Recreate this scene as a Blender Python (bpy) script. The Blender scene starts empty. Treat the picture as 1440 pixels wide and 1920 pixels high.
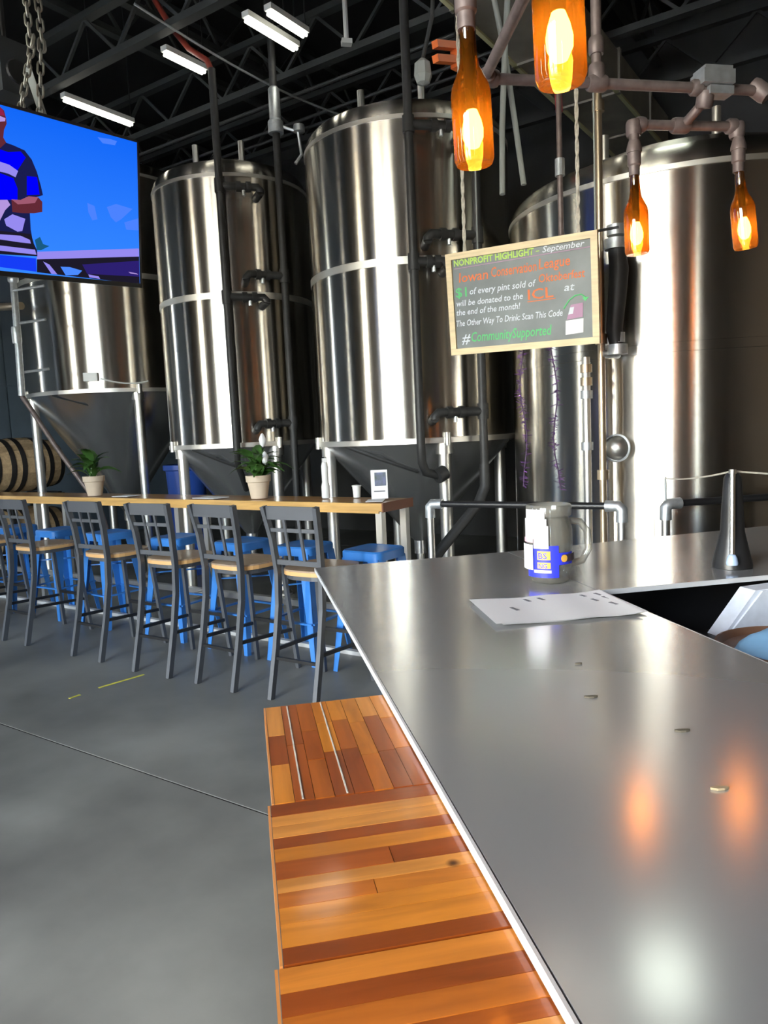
import bpy, math, random
from mathutils import Matrix, Vector, Euler
random.seed(7)
PI = math.pi
S2 = math.sqrt(0.5)
scene = bpy.context.scene
COL = scene.collection

# ------------------------------------------------------------------ camera
cam_data = bpy.data.cameras.new('camera')
cam_data.sensor_fit = 'VERTICAL'
cam_data.sensor_height = 36.0
cam_data.lens = 1390.0 / 1920.0 * 36.0
cam_data.clip_start = 0.02
cam_data.clip_end = 300
cam = bpy.data.objects.new('camera', cam_data)
COL.objects.link(cam)
_p, _y, _r = math.radians(6.204), math.radians(10.669), math.radians(2.6)
_f = Vector((math.sin(_y) * math.cos(_p), math.cos(_y) * math.cos(_p), -math.sin(_p)))
_rt = Vector((math.cos(_y), -math.sin(_y), 0))
_up = _rt.cross(_f)
_R = _rt * math.cos(_r) - _up * math.sin(_r)
_U = _rt * math.sin(_r) + _up * math.cos(_r)
_m = Matrix((_R, _U, -_f)).transposed().to_4x4()
_m.translation = (0, 0, 1.55)
cam.matrix_world = _m
scene.camera = cam

# ------------------------------------------------------------------ world, sun, exposure
world = bpy.data.worlds.new('sky')
scene.world = world
world.use_nodes = True
wn = world.node_tree.nodes
wl = world.node_tree.links
wn.clear()
w_out = wn.new('ShaderNodeOutputWorld')
w_bg = wn.new('ShaderNodeBackground')
w_sky = wn.new('ShaderNodeTexSky')
w_sky.sky_type = 'NISHITA'
w_sky.sun_disc = False
w_sky.sun_elevation = math.radians(48)
w_sky.sun_rotation = math.radians(250)
w_sky.dust_density = 3.0
w_bg.inputs['Strength'].default_value = 6.0
wl.new(w_sky.outputs[0], w_bg.inputs[0])
wl.new(w_bg.outputs[0], w_out.inputs[0])

sun_d = bpy.data.lights.new('sun', 'SUN')
sun_d.energy = 45.0
sun_d.angle = math.radians(0.6)
sun_d.color = (1.0, 0.95, 0.86)
sun = bpy.data.objects.new('sun', sun_d)
COL.objects.link(sun)
# sunlight falls along the street outside the rear wall
_du, _dv, _dz = 0.5, -0.8, -1.05
sun.rotation_euler = Vector(((_dv - _du) * S2, (_du + _dv) * S2, _dz)).to_track_quat('-Z', 'Y').to_euler()

scene.view_settings.view_transform = 'Standard'
scene.view_settings.look = 'None'
scene.view_settings.gamma = 1.0
scene.view_settings.use_curve_mapping = False
scene.view_settings.exposure = 0.28
try:
    scene.cycles.use_denoising = True
    scene.cycles.transparent_max_bounces = 12
    scene.cycles.max_bounces = 7
    scene.cycles.diffuse_bounces = 3
    scene.cycles.glossy_bounces = 4
except Exception:
    pass

# openings of the rear wall: (u0, u1, z0, z1)
ROOM_U0, ROOM_U1, ROOM_V0, ROOM_V1, ROOM_H = -7.0, 11.0, -5.0, 9.5, 6.2
OPENINGS = [(-3.15, -2.85, 0.3, 3.6), (0.0, 1.7, 0.0, 4.5), (2.0, 3.8, 0.0, 4.5), (7.0, 7.8, 0.0, 4.2)]
LEFT_OPENINGS = [(2.3, 2.55, 0.3, 4.2), (-2.5, -2.1, 0.3, 4.2)]     # (v0, v1, z0, z1) in the left wall


def W(u, v, z=0.0):
    """building axes (u along the tank row, v towards the tanks) to world"""
    return Vector(((v - u) * S2, (u + v) * S2, z))


for _side, _list in (('rear', OPENINGS), ('left', LEFT_OPENINGS)):
    for _o in _list:
        ld = bpy.data.lights.new('daylight_portal', 'AREA')
        ld.shape = 'RECTANGLE'
        ld.size = _o[1] - _o[0]
        ld.size_y = _o[3] - _o[2]
        ld.cycles.is_portal = True
        lo = bpy.data.objects.new('daylight_portal', ld)
        COL.objects.link(lo)
        inward = Vector((S2, S2, 0)) if _side == 'rear' else Vector((S2, -S2, 0))
        Z = -inward; Y = Vector((0, 0, 1)); X = Y.cross(Z)          # the light shines along -Z
        mm = Matrix((X, Y, Z)).transposed().to_4x4()
        c = (_o[0] + _o[1]) / 2
        zc = (_o[2] + _o[3]) / 2
        mm.translation = W(c, ROOM_V0 - 0.3, zc) if _side == 'rear' else W(ROOM_U1 + 0.34, c, zc)
        lo.matrix_world = mm


# ------------------------------------------------------------------ helpers
class MB:
    def __init__(self):
        self.v = []
        self.f = []

    def add(self, vs, fs):
        b = len(self.v)
        self.v += [tuple(x) for x in vs]
        self.f += [tuple(i + b for i in f) for f in fs]
        return self

    def box(self, c, s, rot=None):
        hx, hy, hz = s[0] / 2, s[1] / 2, s[2] / 2
        vs = [Vector((x, y, z)) for x in (-hx, hx) for y in (-hy, hy) for z in (-hz, hz)]
        if rot is not None:
            vs = [rot @ p for p in vs]
        c = Vector(c)
        vs = [p + c for p in vs]
        return self.add(vs, [(0, 1, 3, 2), (4, 6, 7, 5), (0, 4, 5, 1), (2, 3, 7, 6), (0, 2, 6, 4), (1, 5, 7, 3)])

    def bar(self, p0, p1, w, d=None, side=None):
        """square bar from p0 to p1, w x d section"""
        d = d or w
        p0, p1 = Vector(p0), Vector(p1)
        z = (p1 - p0).normalized()
        s = Vector(side) if side is not None else (Vector((1, 0, 0)) if abs(z.x) < 0.9 else Vector((0, 1, 0)))
        y = z.cross(s).normalized()
        x = y.cross(z).normalized()
        vs = []
        for p in (p0, p1):
            for a, b in ((-1, -1), (1, -1), (1, 1), (-1, 1)):
                vs.append(p + x * a * w / 2 + y * b * d / 2)
        return self.add(vs, [(3, 2, 1, 0), (4, 5, 6, 7), (0, 1, 5, 4), (1, 2, 6, 5), (2, 3, 7, 6), (3, 0, 4, 7)])

    def tube(self, pts, r, n=10, closed=False):
        pts = [Vector(p) for p in pts]
        rs = r if isinstance(r, (list, tuple)) else [r] * len(pts)
        m = len(pts)
        vs = []
        prev = None
        for i, p in enumerate(pts):
            if closed:
                t = (pts[(i + 1) % m] - pts[i - 1])
            elif i == 0:
                t = pts[1] - p
            elif i == m - 1:
                t = p - pts[i - 1]
            else:
                t = (pts[i + 1] - p).normalized() + (p - pts[i - 1]).normalized()
            t.normalize()
            if prev is None:
                a = Vector((0, 0, 1)) if abs(t.z) < 0.9 else Vector((1, 0, 0))
                x = a.cross(t).normalized()
            else:
                x = (prev - t * prev.dot(t)).normalized()
            prev = x
            y = t.cross(x)
            for k in range(n):
                a = 2 * PI * k / n
                vs.append(p + (x * math.cos(a) + y * math.sin(a)) * rs[i])
        fs = []
        rng = m if closed else m - 1
        for i in range(rng):
            j = (i + 1) % m
            for k in range(n):
                l = (k + 1) % n
                fs.append((i * n + k, i * n + l, j * n + l, j * n + k))
        if not closed:
            fs.append(tuple(range(n - 1, -1, -1)))
            fs.append(tuple((m - 1) * n + k for k in range(n)))
        return self.add(vs, fs)

    def lathe(self, prof, n=32, c=(0, 0, 0), a0=0.0, a1=2 * PI, caps=False):
        """prof: (r, z) list"""
        full = abs(a1 - a0 - 2 * PI) < 1e-6
        c = Vector(c)
        cols = n if full else n + 1
        vs = []
        for r, z in prof:
            for k in range(cols):
                a = a0 + (a1 - a0) * k / n
                vs.append(c + Vector((r * math.cos(a), r * math.sin(a), z)))
        fs = []
        for i in range(len(prof) - 1):
            for k in range(n):
                l = (k + 1) % cols if full else k + 1
                fs.append((i * cols + k, i * cols + l, (i + 1) * cols + l, (i + 1) * cols + k))
        if full and caps:
            if prof[0][0] > 1e-4:
                fs.append(tuple(range(cols - 1, -1, -1)))
            if prof[-1][0] > 1e-4:
                fs.append(tuple((len(prof) - 1) * cols + k for k in range(cols)))
        return self.add(vs, fs)

    def prism(self, pts, d0, d1, plane='xy'):
        n = len(pts)
        def P(a, b, d):
            return (a, b, d) if plane == 'xy' else ((a, d, b) if plane == 'xz' else (d, a, b))
        vs = [P(a, b, d0) for a, b in pts] + [P(a, b, d1) for a, b in pts]
        fs = [tuple(range(n - 1, -1, -1)), tuple(range(n, 2 * n))]
        for i in range(n):
            j = (i + 1) % n
            fs.append((i, j, n + j, n + i))
        return self.add(vs, fs)

    def mesh(self, name, mat, smooth=None):
        me = bpy.data.meshes.new(name)
        me.from_pydata(self.v, [], self.f)
        me.validate()
        import bmesh
        bm = bmesh.new(); bm.from_mesh(me)
        bmesh.ops.recalc_face_normals(bm, faces=bm.faces)
        bm.to_mesh(me); bm.free()
        if smooth:
            me.shade_smooth()
            me.set_sharp_from_angle(angle=math.radians(smooth))
        if mat:
            me.materials.append(mat)
        me.update()
        return me

    def build(self, name, mat, parent=None, smooth=None, loc=None, rot=None):
        return link(self.mesh(name, mat, smooth), name, parent, loc, rot)


def link(me, name, parent=None, loc=None, rot=None):
    o = bpy.data.objects.new(name, me)
    COL.objects.link(o)
    if parent is not None:
        o.parent = parent
    if loc is not None:
        o.location = loc
    if rot is not None:
        o.rotation_euler = rot
    return o


def tag(o, label=None, cat=None, group=None, kind=None):
    if label: o['label'] = label
    if cat: o['category'] = cat
    if group: o['group'] = group
    if kind: o['kind'] = kind
    return o


def thing(name, label, cat, loc=(0, 0, 0), rz=0.0, group=None):
    o = bpy.data.objects.new(name, None)
    o.empty_display_size = 0.1
    COL.objects.link(o)
    o.location = loc
    o.rotation_euler = (0, 0, rz)
    return tag(o, label, cat, group)


def copy_tree(o, parent=None):
    c = o.copy()
    COL.objects.link(c)
    c.parent = parent
    for ch in [x for x in o.children]:
        copy_tree(ch, c)
    return c


# ------------------------------------------------------------------ materials
def new_mat(name):
    m = bpy.data.materials.new(name)
    m.use_nodes = True
    nt = m.node_tree
    return m, nt, nt.nodes['Principled BSDF'], nt.nodes['Material Output']


def pm(name, col, rough=0.5, metal=0.0, var=0.0, scale=8.0, bump=0.0, stretch=None, spec=None, coat=0.0, rvar=0.0, col2=None):
    m, nt, b, out = new_mat(name)
    b.inputs['Base Color'].default_value = (*col, 1)
    b.inputs['Roughness'].default_value = rough
    b.inputs['Metallic'].default_value = metal
    if spec is not None:
        b.inputs['Specular IOR Level'].default_value = spec
    if coat:
        b.inputs['Coat Weight'].default_value = coat
        b.inputs['Coat Roughness'].default_value = 0.12
    if var or bump or rvar or col2:
        tc = nt.nodes.new('ShaderNodeTexCoord')
        mp = nt.nodes.new('ShaderNodeMapping')
        if stretch:
            mp.inputs['Scale'].default_value = stretch
        no = nt.nodes.new('ShaderNodeTexNoise')
        no.inputs['Scale'].default_value = scale
        no.inputs['Detail'].default_value = 6
        nt.links.new(tc.outputs['Object'], mp.inputs[0])
        nt.links.new(mp.outputs[0], no.inputs['Vector'])
        if var or col2:
            rp = nt.nodes.new('ShaderNodeValToRGB')
            c2 = col2 or tuple(min(1, c * (1 + var)) for c in col)
            c1 = col if col2 else tuple(c * (1 - var) for c in col)
            rp.color_ramp.elements[0].position = 0.32
            rp.color_ramp.elements[1].position = 0.68
            rp.color_ramp.elements[0].color = (*c1, 1)
            rp.color_ramp.elements[1].color = (*c2, 1)
            nt.links.new(no.outputs['Fac'], rp.inputs[0])
            nt.links.new(rp.outputs[0], b.inputs['Base Color'])
        if rvar:
            mr = nt.nodes.new('ShaderNodeMapRange')
            mr.inputs['To Min'].default_value = max(0.02, rough - rvar)
            mr.inputs['To Max'].default_value = rough + rvar
            nt.links.new(no.outputs['Fac'], mr.inputs[0])
            nt.links.new(mr.outputs[0], b.inputs['Roughness'])
        if bump:
            bp = nt.nodes.new('ShaderNodeBump')
            bp.inputs['Strength'].default_value = bump
            bp.inputs['Distance'].default_value = 0.01
            nt.links.new(no.outputs['Fac'], bp.inputs['Height'])
            nt.links.new(bp.outputs[0], b.inputs['Normal'])
    return m


def emis(name, col, strength):
    m, nt, b, out = new_mat(name)
    nt.nodes.remove(b)
    e = nt.nodes.new('ShaderNodeEmission')
    e.inputs['Color'].default_value = (*col, 1)
    e.inputs['Strength'].default_value = strength
    nt.links.new(e.outputs[0], out.inputs[0])
    return m


def brushed(name, col, rough, aniso, rot=0.25, axis='Z'):
    m, nt, b, out = new_mat(name)
    b.inputs['Base Color'].default_value = (*col, 1)
    b.inputs['Metallic'].default_value = 1.0
    b.inputs['Roughness'].default_value = rough
    b.inputs['Anisotropic'].default_value = aniso
    b.inputs['Anisotropic Rotation'].default_value = rot
    t = nt.nodes.new('ShaderNodeTangent')
    t.direction_type = 'RADIAL'
    t.axis = axis
    nt.links.new(t.outputs[0], b.inputs['Tangent'])
    # faint waviness around the sheet
    tc = nt.nodes.new('ShaderNodeTexCoord')
    mp = nt.nodes.new('ShaderNodeMapping')
    mp.inputs['Scale'].default_value = (1.6, 1.6, 0.35)
    no = nt.nodes.new('ShaderNodeTexNoise')
    no.inputs['Scale'].default_value = 1.6
    no.inputs['Detail'].default_value = 1.0
    bp = nt.nodes.new('ShaderNodeBump')
    bp.inputs['Strength'].default_value = 0.06
    bp.inputs['Distance'].default_value = 0.05
    nt.links.new(tc.outputs['Object'], mp.inputs[0])
    nt.links.new(mp.outputs[0], no.inputs['Vector'])
    nt.links.new(no.outputs['Fac'], bp.inputs['Height'])
    nt.links.new(bp.outputs[0], b.inputs['Normal'])
    return m


def wood_random(name, cols, rough=0.3, coat=0.6, grain=(3, 60, 60), var=0.35, knots=False):
    """each piece takes its own tone; grain runs along local x"""
    m, nt, b, out = new_mat(name)
    oi = nt.nodes.new('ShaderNodeObjectInfo')
    rp = nt.nodes.new('ShaderNodeValToRGB')
    rp.color_ramp.interpolation = 'CONSTANT'
    els = rp.color_ramp.elements
    while len(els) < len(cols):
        els.new(0.5)
    for i, c in enumerate(cols):
        els[i].position = i / len(cols)
        els[i].color = (*c, 1)
    nt.links.new(oi.outputs['Random'], rp.inputs[0])
    tc = nt.nodes.new('ShaderNodeTexCoord')
    mp = nt.nodes.new('ShaderNodeMapping')
    mp.inputs['Scale'].default_value = grain
    addv = nt.nodes.new('ShaderNodeVectorMath')
    addv.operation = 'ADD'
    nt.links.new(tc.outputs['Object'], mp.inputs[0])
    nt.links.new(mp.outputs[0], addv.inputs[0])
    sc = nt.nodes.new('ShaderNodeVectorMath'); sc.operation = 'SCALE'
    sc.inputs['Scale'].default_value = 40.0
    cmb = nt.nodes.new('ShaderNodeCombineXYZ')
    for k in range(3):
        nt.links.new(oi.outputs['Random'], cmb.inputs[k])
    nt.links.new(cmb.outputs[0], sc.inputs[0])
    nt.links.new(sc.outputs[0], addv.inputs[1])
    no = nt.nodes.new('ShaderNodeTexNoise')
    no.inputs['Scale'].default_value = 1.0
    no.inputs['Detail'].default_value = 5
    no.inputs['Distortion'].default_value = 0.6
    nt.links.new(addv.outputs[0], no.inputs['Vector'])
    mx = nt.nodes.new('ShaderNodeMix')
    mx.data_type = 'RGBA'
    mx.blend_type = 'MULTIPLY'
    r2 = nt.nodes.new('ShaderNodeValToRGB')
    r2.color_ramp.elements[0].position = 0.3
    r2.color_ramp.elements[0].color = (1 - var, 1 - var * 1.15, 1 - var * 1.3, 1)
    r2.color_ramp.elements[1].position = 0.65
    r2.color_ramp.elements[1].color = (1.1, 1.1, 1.1, 1)
    nt.links.new(no.outputs['Fac'], r2.inputs[0])
    mx.inputs[0].default_value = 1.0
    nt.links.new(rp.outputs[0], mx.inputs[6])
    nt.links.new(r2.outputs[0], mx.inputs[7])
    last = mx.outputs[2]
    if knots:
        vo = nt.nodes.new('ShaderNodeTexVoronoi')
        vo.inputs['Scale'].default_value = 7.0
        geo = nt.nodes.new('ShaderNodeNewGeometry')
        nt.links.new(geo.outputs['Position'], vo.inputs['Vector'])
        kr = nt.nodes.new('ShaderNodeValToRGB')
        kr.color_ramp.elements[0].position = 0.03
        kr.color_ramp.elements[0].color = (0.10, 0.06, 0.05, 1)
        kr.color_ramp.elements[1].position = 0.075
        kr.color_ramp.elements[1].color = (1, 1, 1, 1)
        nt.links.new(vo.outputs['Distance'], kr.inputs[0])
        m2 = nt.nodes.new('ShaderNodeMix')
        m2.data_type = 'RGBA'; m2.blend_type = 'MULTIPLY'; m2.inputs[0].default_value = 1.0
        nt.links.new(last, m2.inputs[6]); nt.links.new(kr.outputs[0], m2.inputs[7])
        last = m2.outputs[2]
    nt.links.new(last, b.inputs['Base Color'])
    b.inputs['Roughness'].default_value = rough
    b.inputs['Coat Weight'].default_value = coat
    b.inputs['Coat Roughness'].default_value = 0.1
    return m


def clear_mat(name, tint, gloss=0.06, diffuse=0.0, dcol=(1, 1, 1), rough=0.03):
    m, nt, b, out = new_mat(name)
    nt.nodes.remove(b)
    tr = nt.nodes.new('ShaderNodeBsdfTransparent')
    tr.inputs['Color'].default_value = (*tint, 1)
    gl = nt.nodes.new('ShaderNodeBsdfGlossy')
    gl.inputs['Roughness'].default_value = rough
    lw = nt.nodes.new('ShaderNodeLayerWeight')
    lw.inputs['Blend'].default_value = 0.35
    mr = nt.nodes.new('ShaderNodeMapRange')
    mr.inputs['To Min'].default_value = gloss
    mr.inputs['To Max'].default_value = min(1.0, gloss + 0.5)
    nt.links.new(lw.outputs['Fresnel'], mr.inputs[0])
    last = tr
    if diffuse:
        tl = nt.nodes.new('ShaderNodeBsdfTranslucent')
        tl.inputs['Color'].default_value = (*dcol, 1)
        df = nt.nodes.new('ShaderNodeBsdfDiffuse')
        df.inputs['Color'].default_value = (*dcol, 1)
        md = nt.nodes.new('ShaderNodeMixShader')
        nt.links.new(tl.outputs[0], md.inputs[1])
        nt.links.new(df.outputs[0], md.inputs[2])
        m1 = nt.nodes.new('ShaderNodeMixShader')
        m1.inputs[0].default_value = diffuse
        nt.links.new(tr.outputs[0], m1.inputs[1])
        nt.links.new(md.outputs[0], m1.inputs[2])
        last = m1
    m2 = nt.nodes.new('ShaderNodeMixShader')
    nt.links.new(mr.outputs[0], m2.inputs[0])
    nt.links.new(last.outputs[0], m2.inputs[1])
    nt.links.new(gl.outputs[0], m2.inputs[2])
    nt.links.new(m2.outputs[0], out.inputs[0])
    return m


M = {}
M['tank_steel'] = brushed('tank_steel', (0.64, 0.605, 0.545), 0.25, 1.0)
M['cone_steel'] = pm('cone_steel', (0.62, 0.63, 0.64), 0.24, 0.92)
M['weld_steel'] = pm('weld_steel', (0.72, 0.70, 0.66), 0.42, 1.0)
M['leg_steel'] = pm('leg_steel', (0.72, 0.71, 0.68), 0.38, 1.0)
M['counter_steel'] = pm('counter_steel', (0.50, 0.50, 0.495), 0.18, 0.64, rvar=0.03, scale=2.2)
M['edge_steel'] = pm('edge_steel', (0.62, 0.62, 0.62), 0.4, 0.3)
M['black_pipe'] = pm('black_pipe', (0.018, 0.018, 0.018), 0.55, var=0.2, scale=20)
M['black_metal'] = pm('black_metal', (0.012, 0.012, 0.013), 0.35)
M['black_plastic'] = pm('black_plastic', (0.010, 0.010, 0.011), 0.45)
M['galv'] = pm('galv', (0.55, 0.58, 0.60), 0.45, 0.85, var=0.12, scale=30)
M['iron_pipe'] = pm('iron_pipe', (0.165, 0.128, 0.118), 0.5, 0.4, var=0.2, scale=25)
M['tan_and_reflection'] = pm('tan_and_reflection', (0.52, 0.42, 0.30), 0.35, 0.9, var=0.1, scale=9)  # stainless feed pipe: tan reflections put into the colour; the cross pipe is beige
M['chair_metal'] = pm('chair_metal', (0.085, 0.09, 0.10), 0.45, 0.3)
M['stool_blue'] = pm('stool_blue', (0.035, 0.18, 0.52), 0.35, 0.0, var=0.08, scale=5)
M['seat_wood'] = pm('seat_wood', (0.30, 0.21, 0.14), 0.4, var=0.2, scale=4, stretch=(2, 20, 2), coat=0.3)
M['seat_edge'] = pm('seat_edge', (0.58, 0.33, 0.13), 0.5)
M['floor_slab'] = pm('floor_slab', (0.160, 0.157, 0.140), 0.42, var=0.38, scale=1.4, bump=0.03, rvar=0.12)
M['floor_base'] = pm('floor_base', (0.015, 0.015, 0.014), 0.9, spec=0.1)
M['wall_blue'] = pm('wall_blue', (0.15, 0.195, 0.245), 0.6, var=0.12, scale=2)
M['wall_dark'] = pm('wall_dark', (0.045, 0.045, 0.045), 0.75, var=0.15, scale=2)
M['wall_warm'] = pm('wall_warm', (0.36, 0.27, 0.195), 0.8, var=0.15, scale=1.5)
M['ceiling'] = pm('ceiling', (0.005, 0.005, 0.005), 0.85)
M['joist'] = pm('joist', (0.030, 0.033, 0.032), 0.6)
M['duct'] = pm('duct', (0.30, 0.28, 0.24), 0.5, 0.2, var=0.15, scale=4)
M['duct_edge'] = pm('duct_edge', (0.62, 0.62, 0.36), 0.5)
M['pavement'] = pm('pavement', (0.42, 0.41, 0.39), 0.9, var=0.1, scale=0.6)
M['frame'] = pm('frame', (0.35, 0.33, 0.30), 0.5)
M['pane'] = clear_mat('pane', (0.94, 0.96, 0.95), gloss=0.04)
M['amber'] = clear_mat('amber', (0.50, 0.19, 0.028), gloss=0.06, diffuse=0.07, dcol=(0.75, 0.26, 0.02))
M['jar'] = clear_mat('jar', (0.90, 0.90, 0.87), gloss=0.08, diffuse=0.28, dcol=(0.62, 0.60, 0.53), rough=0.1)
M['bulb'] = emis('bulb', (1.0, 0.72, 0.34), 70.0)
M['tube'] = emis('tube', (1.0, 0.98, 0.84), 7.0)
M['highbay'] = emis('highbay', (0.90, 1.0, 0.88), 9.0)
M['fixture_white'] = pm('fixture_white', (0.62, 0.62, 0.58), 0.4)
M['chain'] = pm('chain', (0.34, 0.33, 0.29), 0.45, 0.7)
M['rope'] = pm('rope', (0.52, 0.48, 0.40), 0.85, var=0.2, scale=60)
M['hose_red'] = pm('hose_red', (0.20, 0.030, 0.018), 0.5)
M['orange'] = pm('orange', (0.75, 0.16, 0.03), 0.45)
M['yellow'] = pm('yellow', (0.55, 0.50, 0.06), 0.7, var=0.25, scale=12)
M['pot'] = pm('pot', (0.62, 0.50, 0.37), 0.7, var=0.08, scale=6)
M['soil'] = pm('soil', (0.03, 0.02, 0.014), 0.95)
M['leaf'] = pm('leaf', (0.045, 0.115, 0.022), 0.4, var=0.35, scale=9)
M['paper'] = pm('paper', (0.78, 0.77, 0.76), 0.8)
M['print_grey'] = pm('print_grey', (0.18, 0.18, 0.19), 0.8)
M['white_plastic'] = pm('white_plastic', (0.72, 0.72, 0.70), 0.4)
M['blue_plastic'] = pm('blue_plastic', (0.018, 0.065, 0.32), 0.4)
M['cardboard'] = pm('cardboard', (0.36, 0.22, 0.12), 0.8)
M['board_slate'] = pm('board_slate', (0.15, 0.165, 0.16), 0.5, var=0.2, scale=5)
M['board_frame'] = pm('board_frame', (0.66, 0.52, 0.30), 0.5, var=0.12, scale=6, stretch=(1, 1, 8))
M['chalk_lime'] = pm('chalk_lime', (0.42, 0.62, 0.12), 0.9)
M['chalk_white'] = pm('chalk_white', (0.62, 0.66, 0.69), 0.9)
M['chalk_orange'] = pm('chalk_orange', (0.66, 0.17, 0.06), 0.9)
M['chalk_pink'] = pm('chalk_pink', (0.40, 0.24, 0.34), 0.9)
M['chalk_green'] = pm('chalk_green', (0.10, 0.48, 0.16), 0.9)
M['tinsel'] = pm('tinsel', (0.55, 0.32, 0.72), 0.22, 0.9)
M['tinsel_cord'] = pm('tinsel_cord', (0.05, 0.02, 0.06), 0.6)
M['sticker_blue'] = pm('sticker_blue', (0.03, 0.04, 0.62), 0.4)
M['sticker_gold'] = pm('sticker_gold', (0.78, 0.42, 0.07), 0.5)
M['sticker_dark'] = pm('sticker_dark', (0.07, 0.045, 0.06), 0.5)
M['sticker_lilac'] = pm('sticker_lilac', (0.50, 0.42, 0.72), 0.5)
M['pink_print'] = pm('pink_print', (0.66, 0.38, 0.42), 0.6)
M['towel_white'] = pm('towel_white', (0.60, 0.64, 0.70), 0.9, var=0.08, scale=25, bump=0.2)
M['cloth_blue'] = pm('cloth_blue', (0.22, 0.44, 0.66), 0.8, var=0.08, scale=15)
M['tray_brown'] = pm('tray_brown', (0.16, 0.08, 0.045), 0.5)
M['navy'] = pm('navy', (0.008, 0.010, 0.03), 0.5)
M['hoop'] = pm('hoop', (0.055, 0.048, 0.045), 0.5, 0.7)
M['barrel_head'] = pm('barrel_head', (0.50, 0.26, 0.11), 0.7, var=0.2, scale=3)
M['stave'] = wood_random('stave', [(0.42, 0.29, 0.16), (0.58, 0.40, 0.22), (0.48, 0.33, 0.18), (0.64, 0.45, 0.26)], 0.65, 0.0, (30, 30, 3), 0.2)
M['block_wood'] = wood_random('block_wood', [(0.60, 0.20, 0.025), (0.27, 0.055, 0.007), (0.50, 0.14, 0.016), (0.63, 0.25, 0.048), (0.34, 0.075, 0.009), (0.56, 0.18, 0.020), (0.40, 0.10, 0.012), (0.62, 0.215, 0.023), (0.29, 0.06, 0.008)], 0.35, 0.75, (5, 45, 45), 0.28, True)
M['block_edge'] = pm('block_edge', (0.62, 0.24, 0.06), 0.35, coat=0.5)
M['rail_wood'] = wood_random('rail_wood', [(0.42, 0.20, 0.06), (0.55, 0.30, 0.09), (0.36, 0.15, 0.045), (0.50, 0.25, 0.08)], 0.3, 0.6, (3, 40, 40), 0.3)
M['rail_edge'] = wood_random('rail_edge', [(0.62, 0.36, 0.11), (0.70, 0.43, 0.16), (0.56, 0.30, 0.09)], 0.4, 0.4, (3, 40, 40), 0.15)
M['rail_end'] = pm('rail_end', (0.17, 0.055, 0.022), 0.4, coat=0.4)
M['bar_panel'] = pm('bar_panel', (0.045, 0.035, 0.030), 0.5)
M['chrome'] = pm('chrome', (0.80, 0.78, 0.74), 0.25, 1.0)
M['bell_blue'] = pm('bell_blue', (0.45, 0.58, 0.82), 0.25, 0.2)
M['speck'] = pm('speck', (0.10, 0.085, 0.06), 0.8)
M['crumb'] = pm('crumb', (0.32, 0.24, 0.14), 0.8)
M['speaker'] = pm('speaker', (0.030, 0.034, 0.038), 0.6)
M['strap'] = pm('strap', (0.30, 0.32, 0.30), 0.7)
M['card_photo'] = pm('card_photo', (0.07, 0.10, 0.06), 0.6, col2=(0.16, 0.17, 0.30), scale=18)
M['red_valve'] = pm('red_valve', (0.28, 0.02, 0.03), 0.5)

# ------------------------------------------------------------------ setting
RZ = -PI / 4         # local +y -> building v, local +x -> -u


def uvbox(mb, u0, u1, v0, v1, z0, z1):
    """box in building axes, expressed for an object rotated by RZ (x = -u, y = v)"""
    return mb.box((-(u0 + u1) / 2, (v0 + v1) / 2, (z0 + z1) / 2), (u1 - u0, v1 - v0, z1 - z0))


ROT = (0, 0, RZ)
fl = uvbox(MB(), ROOM_U0 - 0.3, ROOM_U1 + 0.3, ROOM_V0 - 0.3, ROOM_V1 + 0.3, -0.3, -0.005).build('floor', M['floor_base'], rot=ROT)
tag(fl, kind='structure')
us = [ROOM_U0 - 0.3, -5.0, 1.0, 7.0, ROOM_U1 + 0.3]
vs_ = [ROOM_V0 - 0.3, -3.9, -0.9, 2.10, 5.1, 8.1, ROOM_V1 + 0.3]
for i in range(len(us) - 1):
    for j in range(len(vs_) - 1):
        g = 0.006
        sb = uvbox(MB(), us[i] + g, us[i + 1] - g, vs_[j] + g, vs_[j + 1] - g, -0.0048, 0.0).build('concrete_slab', M['floor_slab'], fl)

# walls
mb = MB()
cur = ROOM_V0 - 0.3
for (v0, v1, z0, z1) in sorted(LEFT_OPENINGS):
    uvbox(mb, ROOM_U1 + 0.02, ROOM_U1 + 0.3, cur, v0, 0, ROOM_H)
    uvbox(mb, ROOM_U1 + 0.02, ROOM_U1 + 0.3, v0, v1, 0, z0)
    uvbox(mb, ROOM_U1 + 0.02, ROOM_U1 + 0.3, v0, v1, z1, ROOM_H)
    cur = v1
uvbox(mb, ROOM_U1 + 0.02, ROOM_U1 + 0.3, cur, ROOM_V1 + 0.3, 0, ROOM_H)
wl_ = mb.build('wall_left', M['wall_blue'], rot=ROT)
tag(wl_, kind='structure')
for k in range(5):
    for j in range(2):
        uvbox(MB(), ROOM_U1, ROOM_U1 + 0.02, 3.0 + j * 3.2 + 0.01, 3.0 + (j + 1) * 3.2 - 0.01, k * 1.24 + 0.012, (k + 1) * 1.24 - 0.012).build('wall_panel', M['wall_blue'], wl_)
tag(uvbox(MB(), ROOM_U0 - 0.3, ROOM_U1, ROOM_V1, ROOM_V1 + 0.3, 0, ROOM_H).build('wall_back', M['wall_dark'], rot=ROT), kind='structure')
tag(uvbox(MB(), ROOM_U0 - 0.3, ROOM_U0, ROOM_V0, ROOM_V1, 0, ROOM_H).build('wall_right', M['wall_warm'], rot=ROT), kind='structure')
mb = MB()
cur = ROOM_U0
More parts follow.
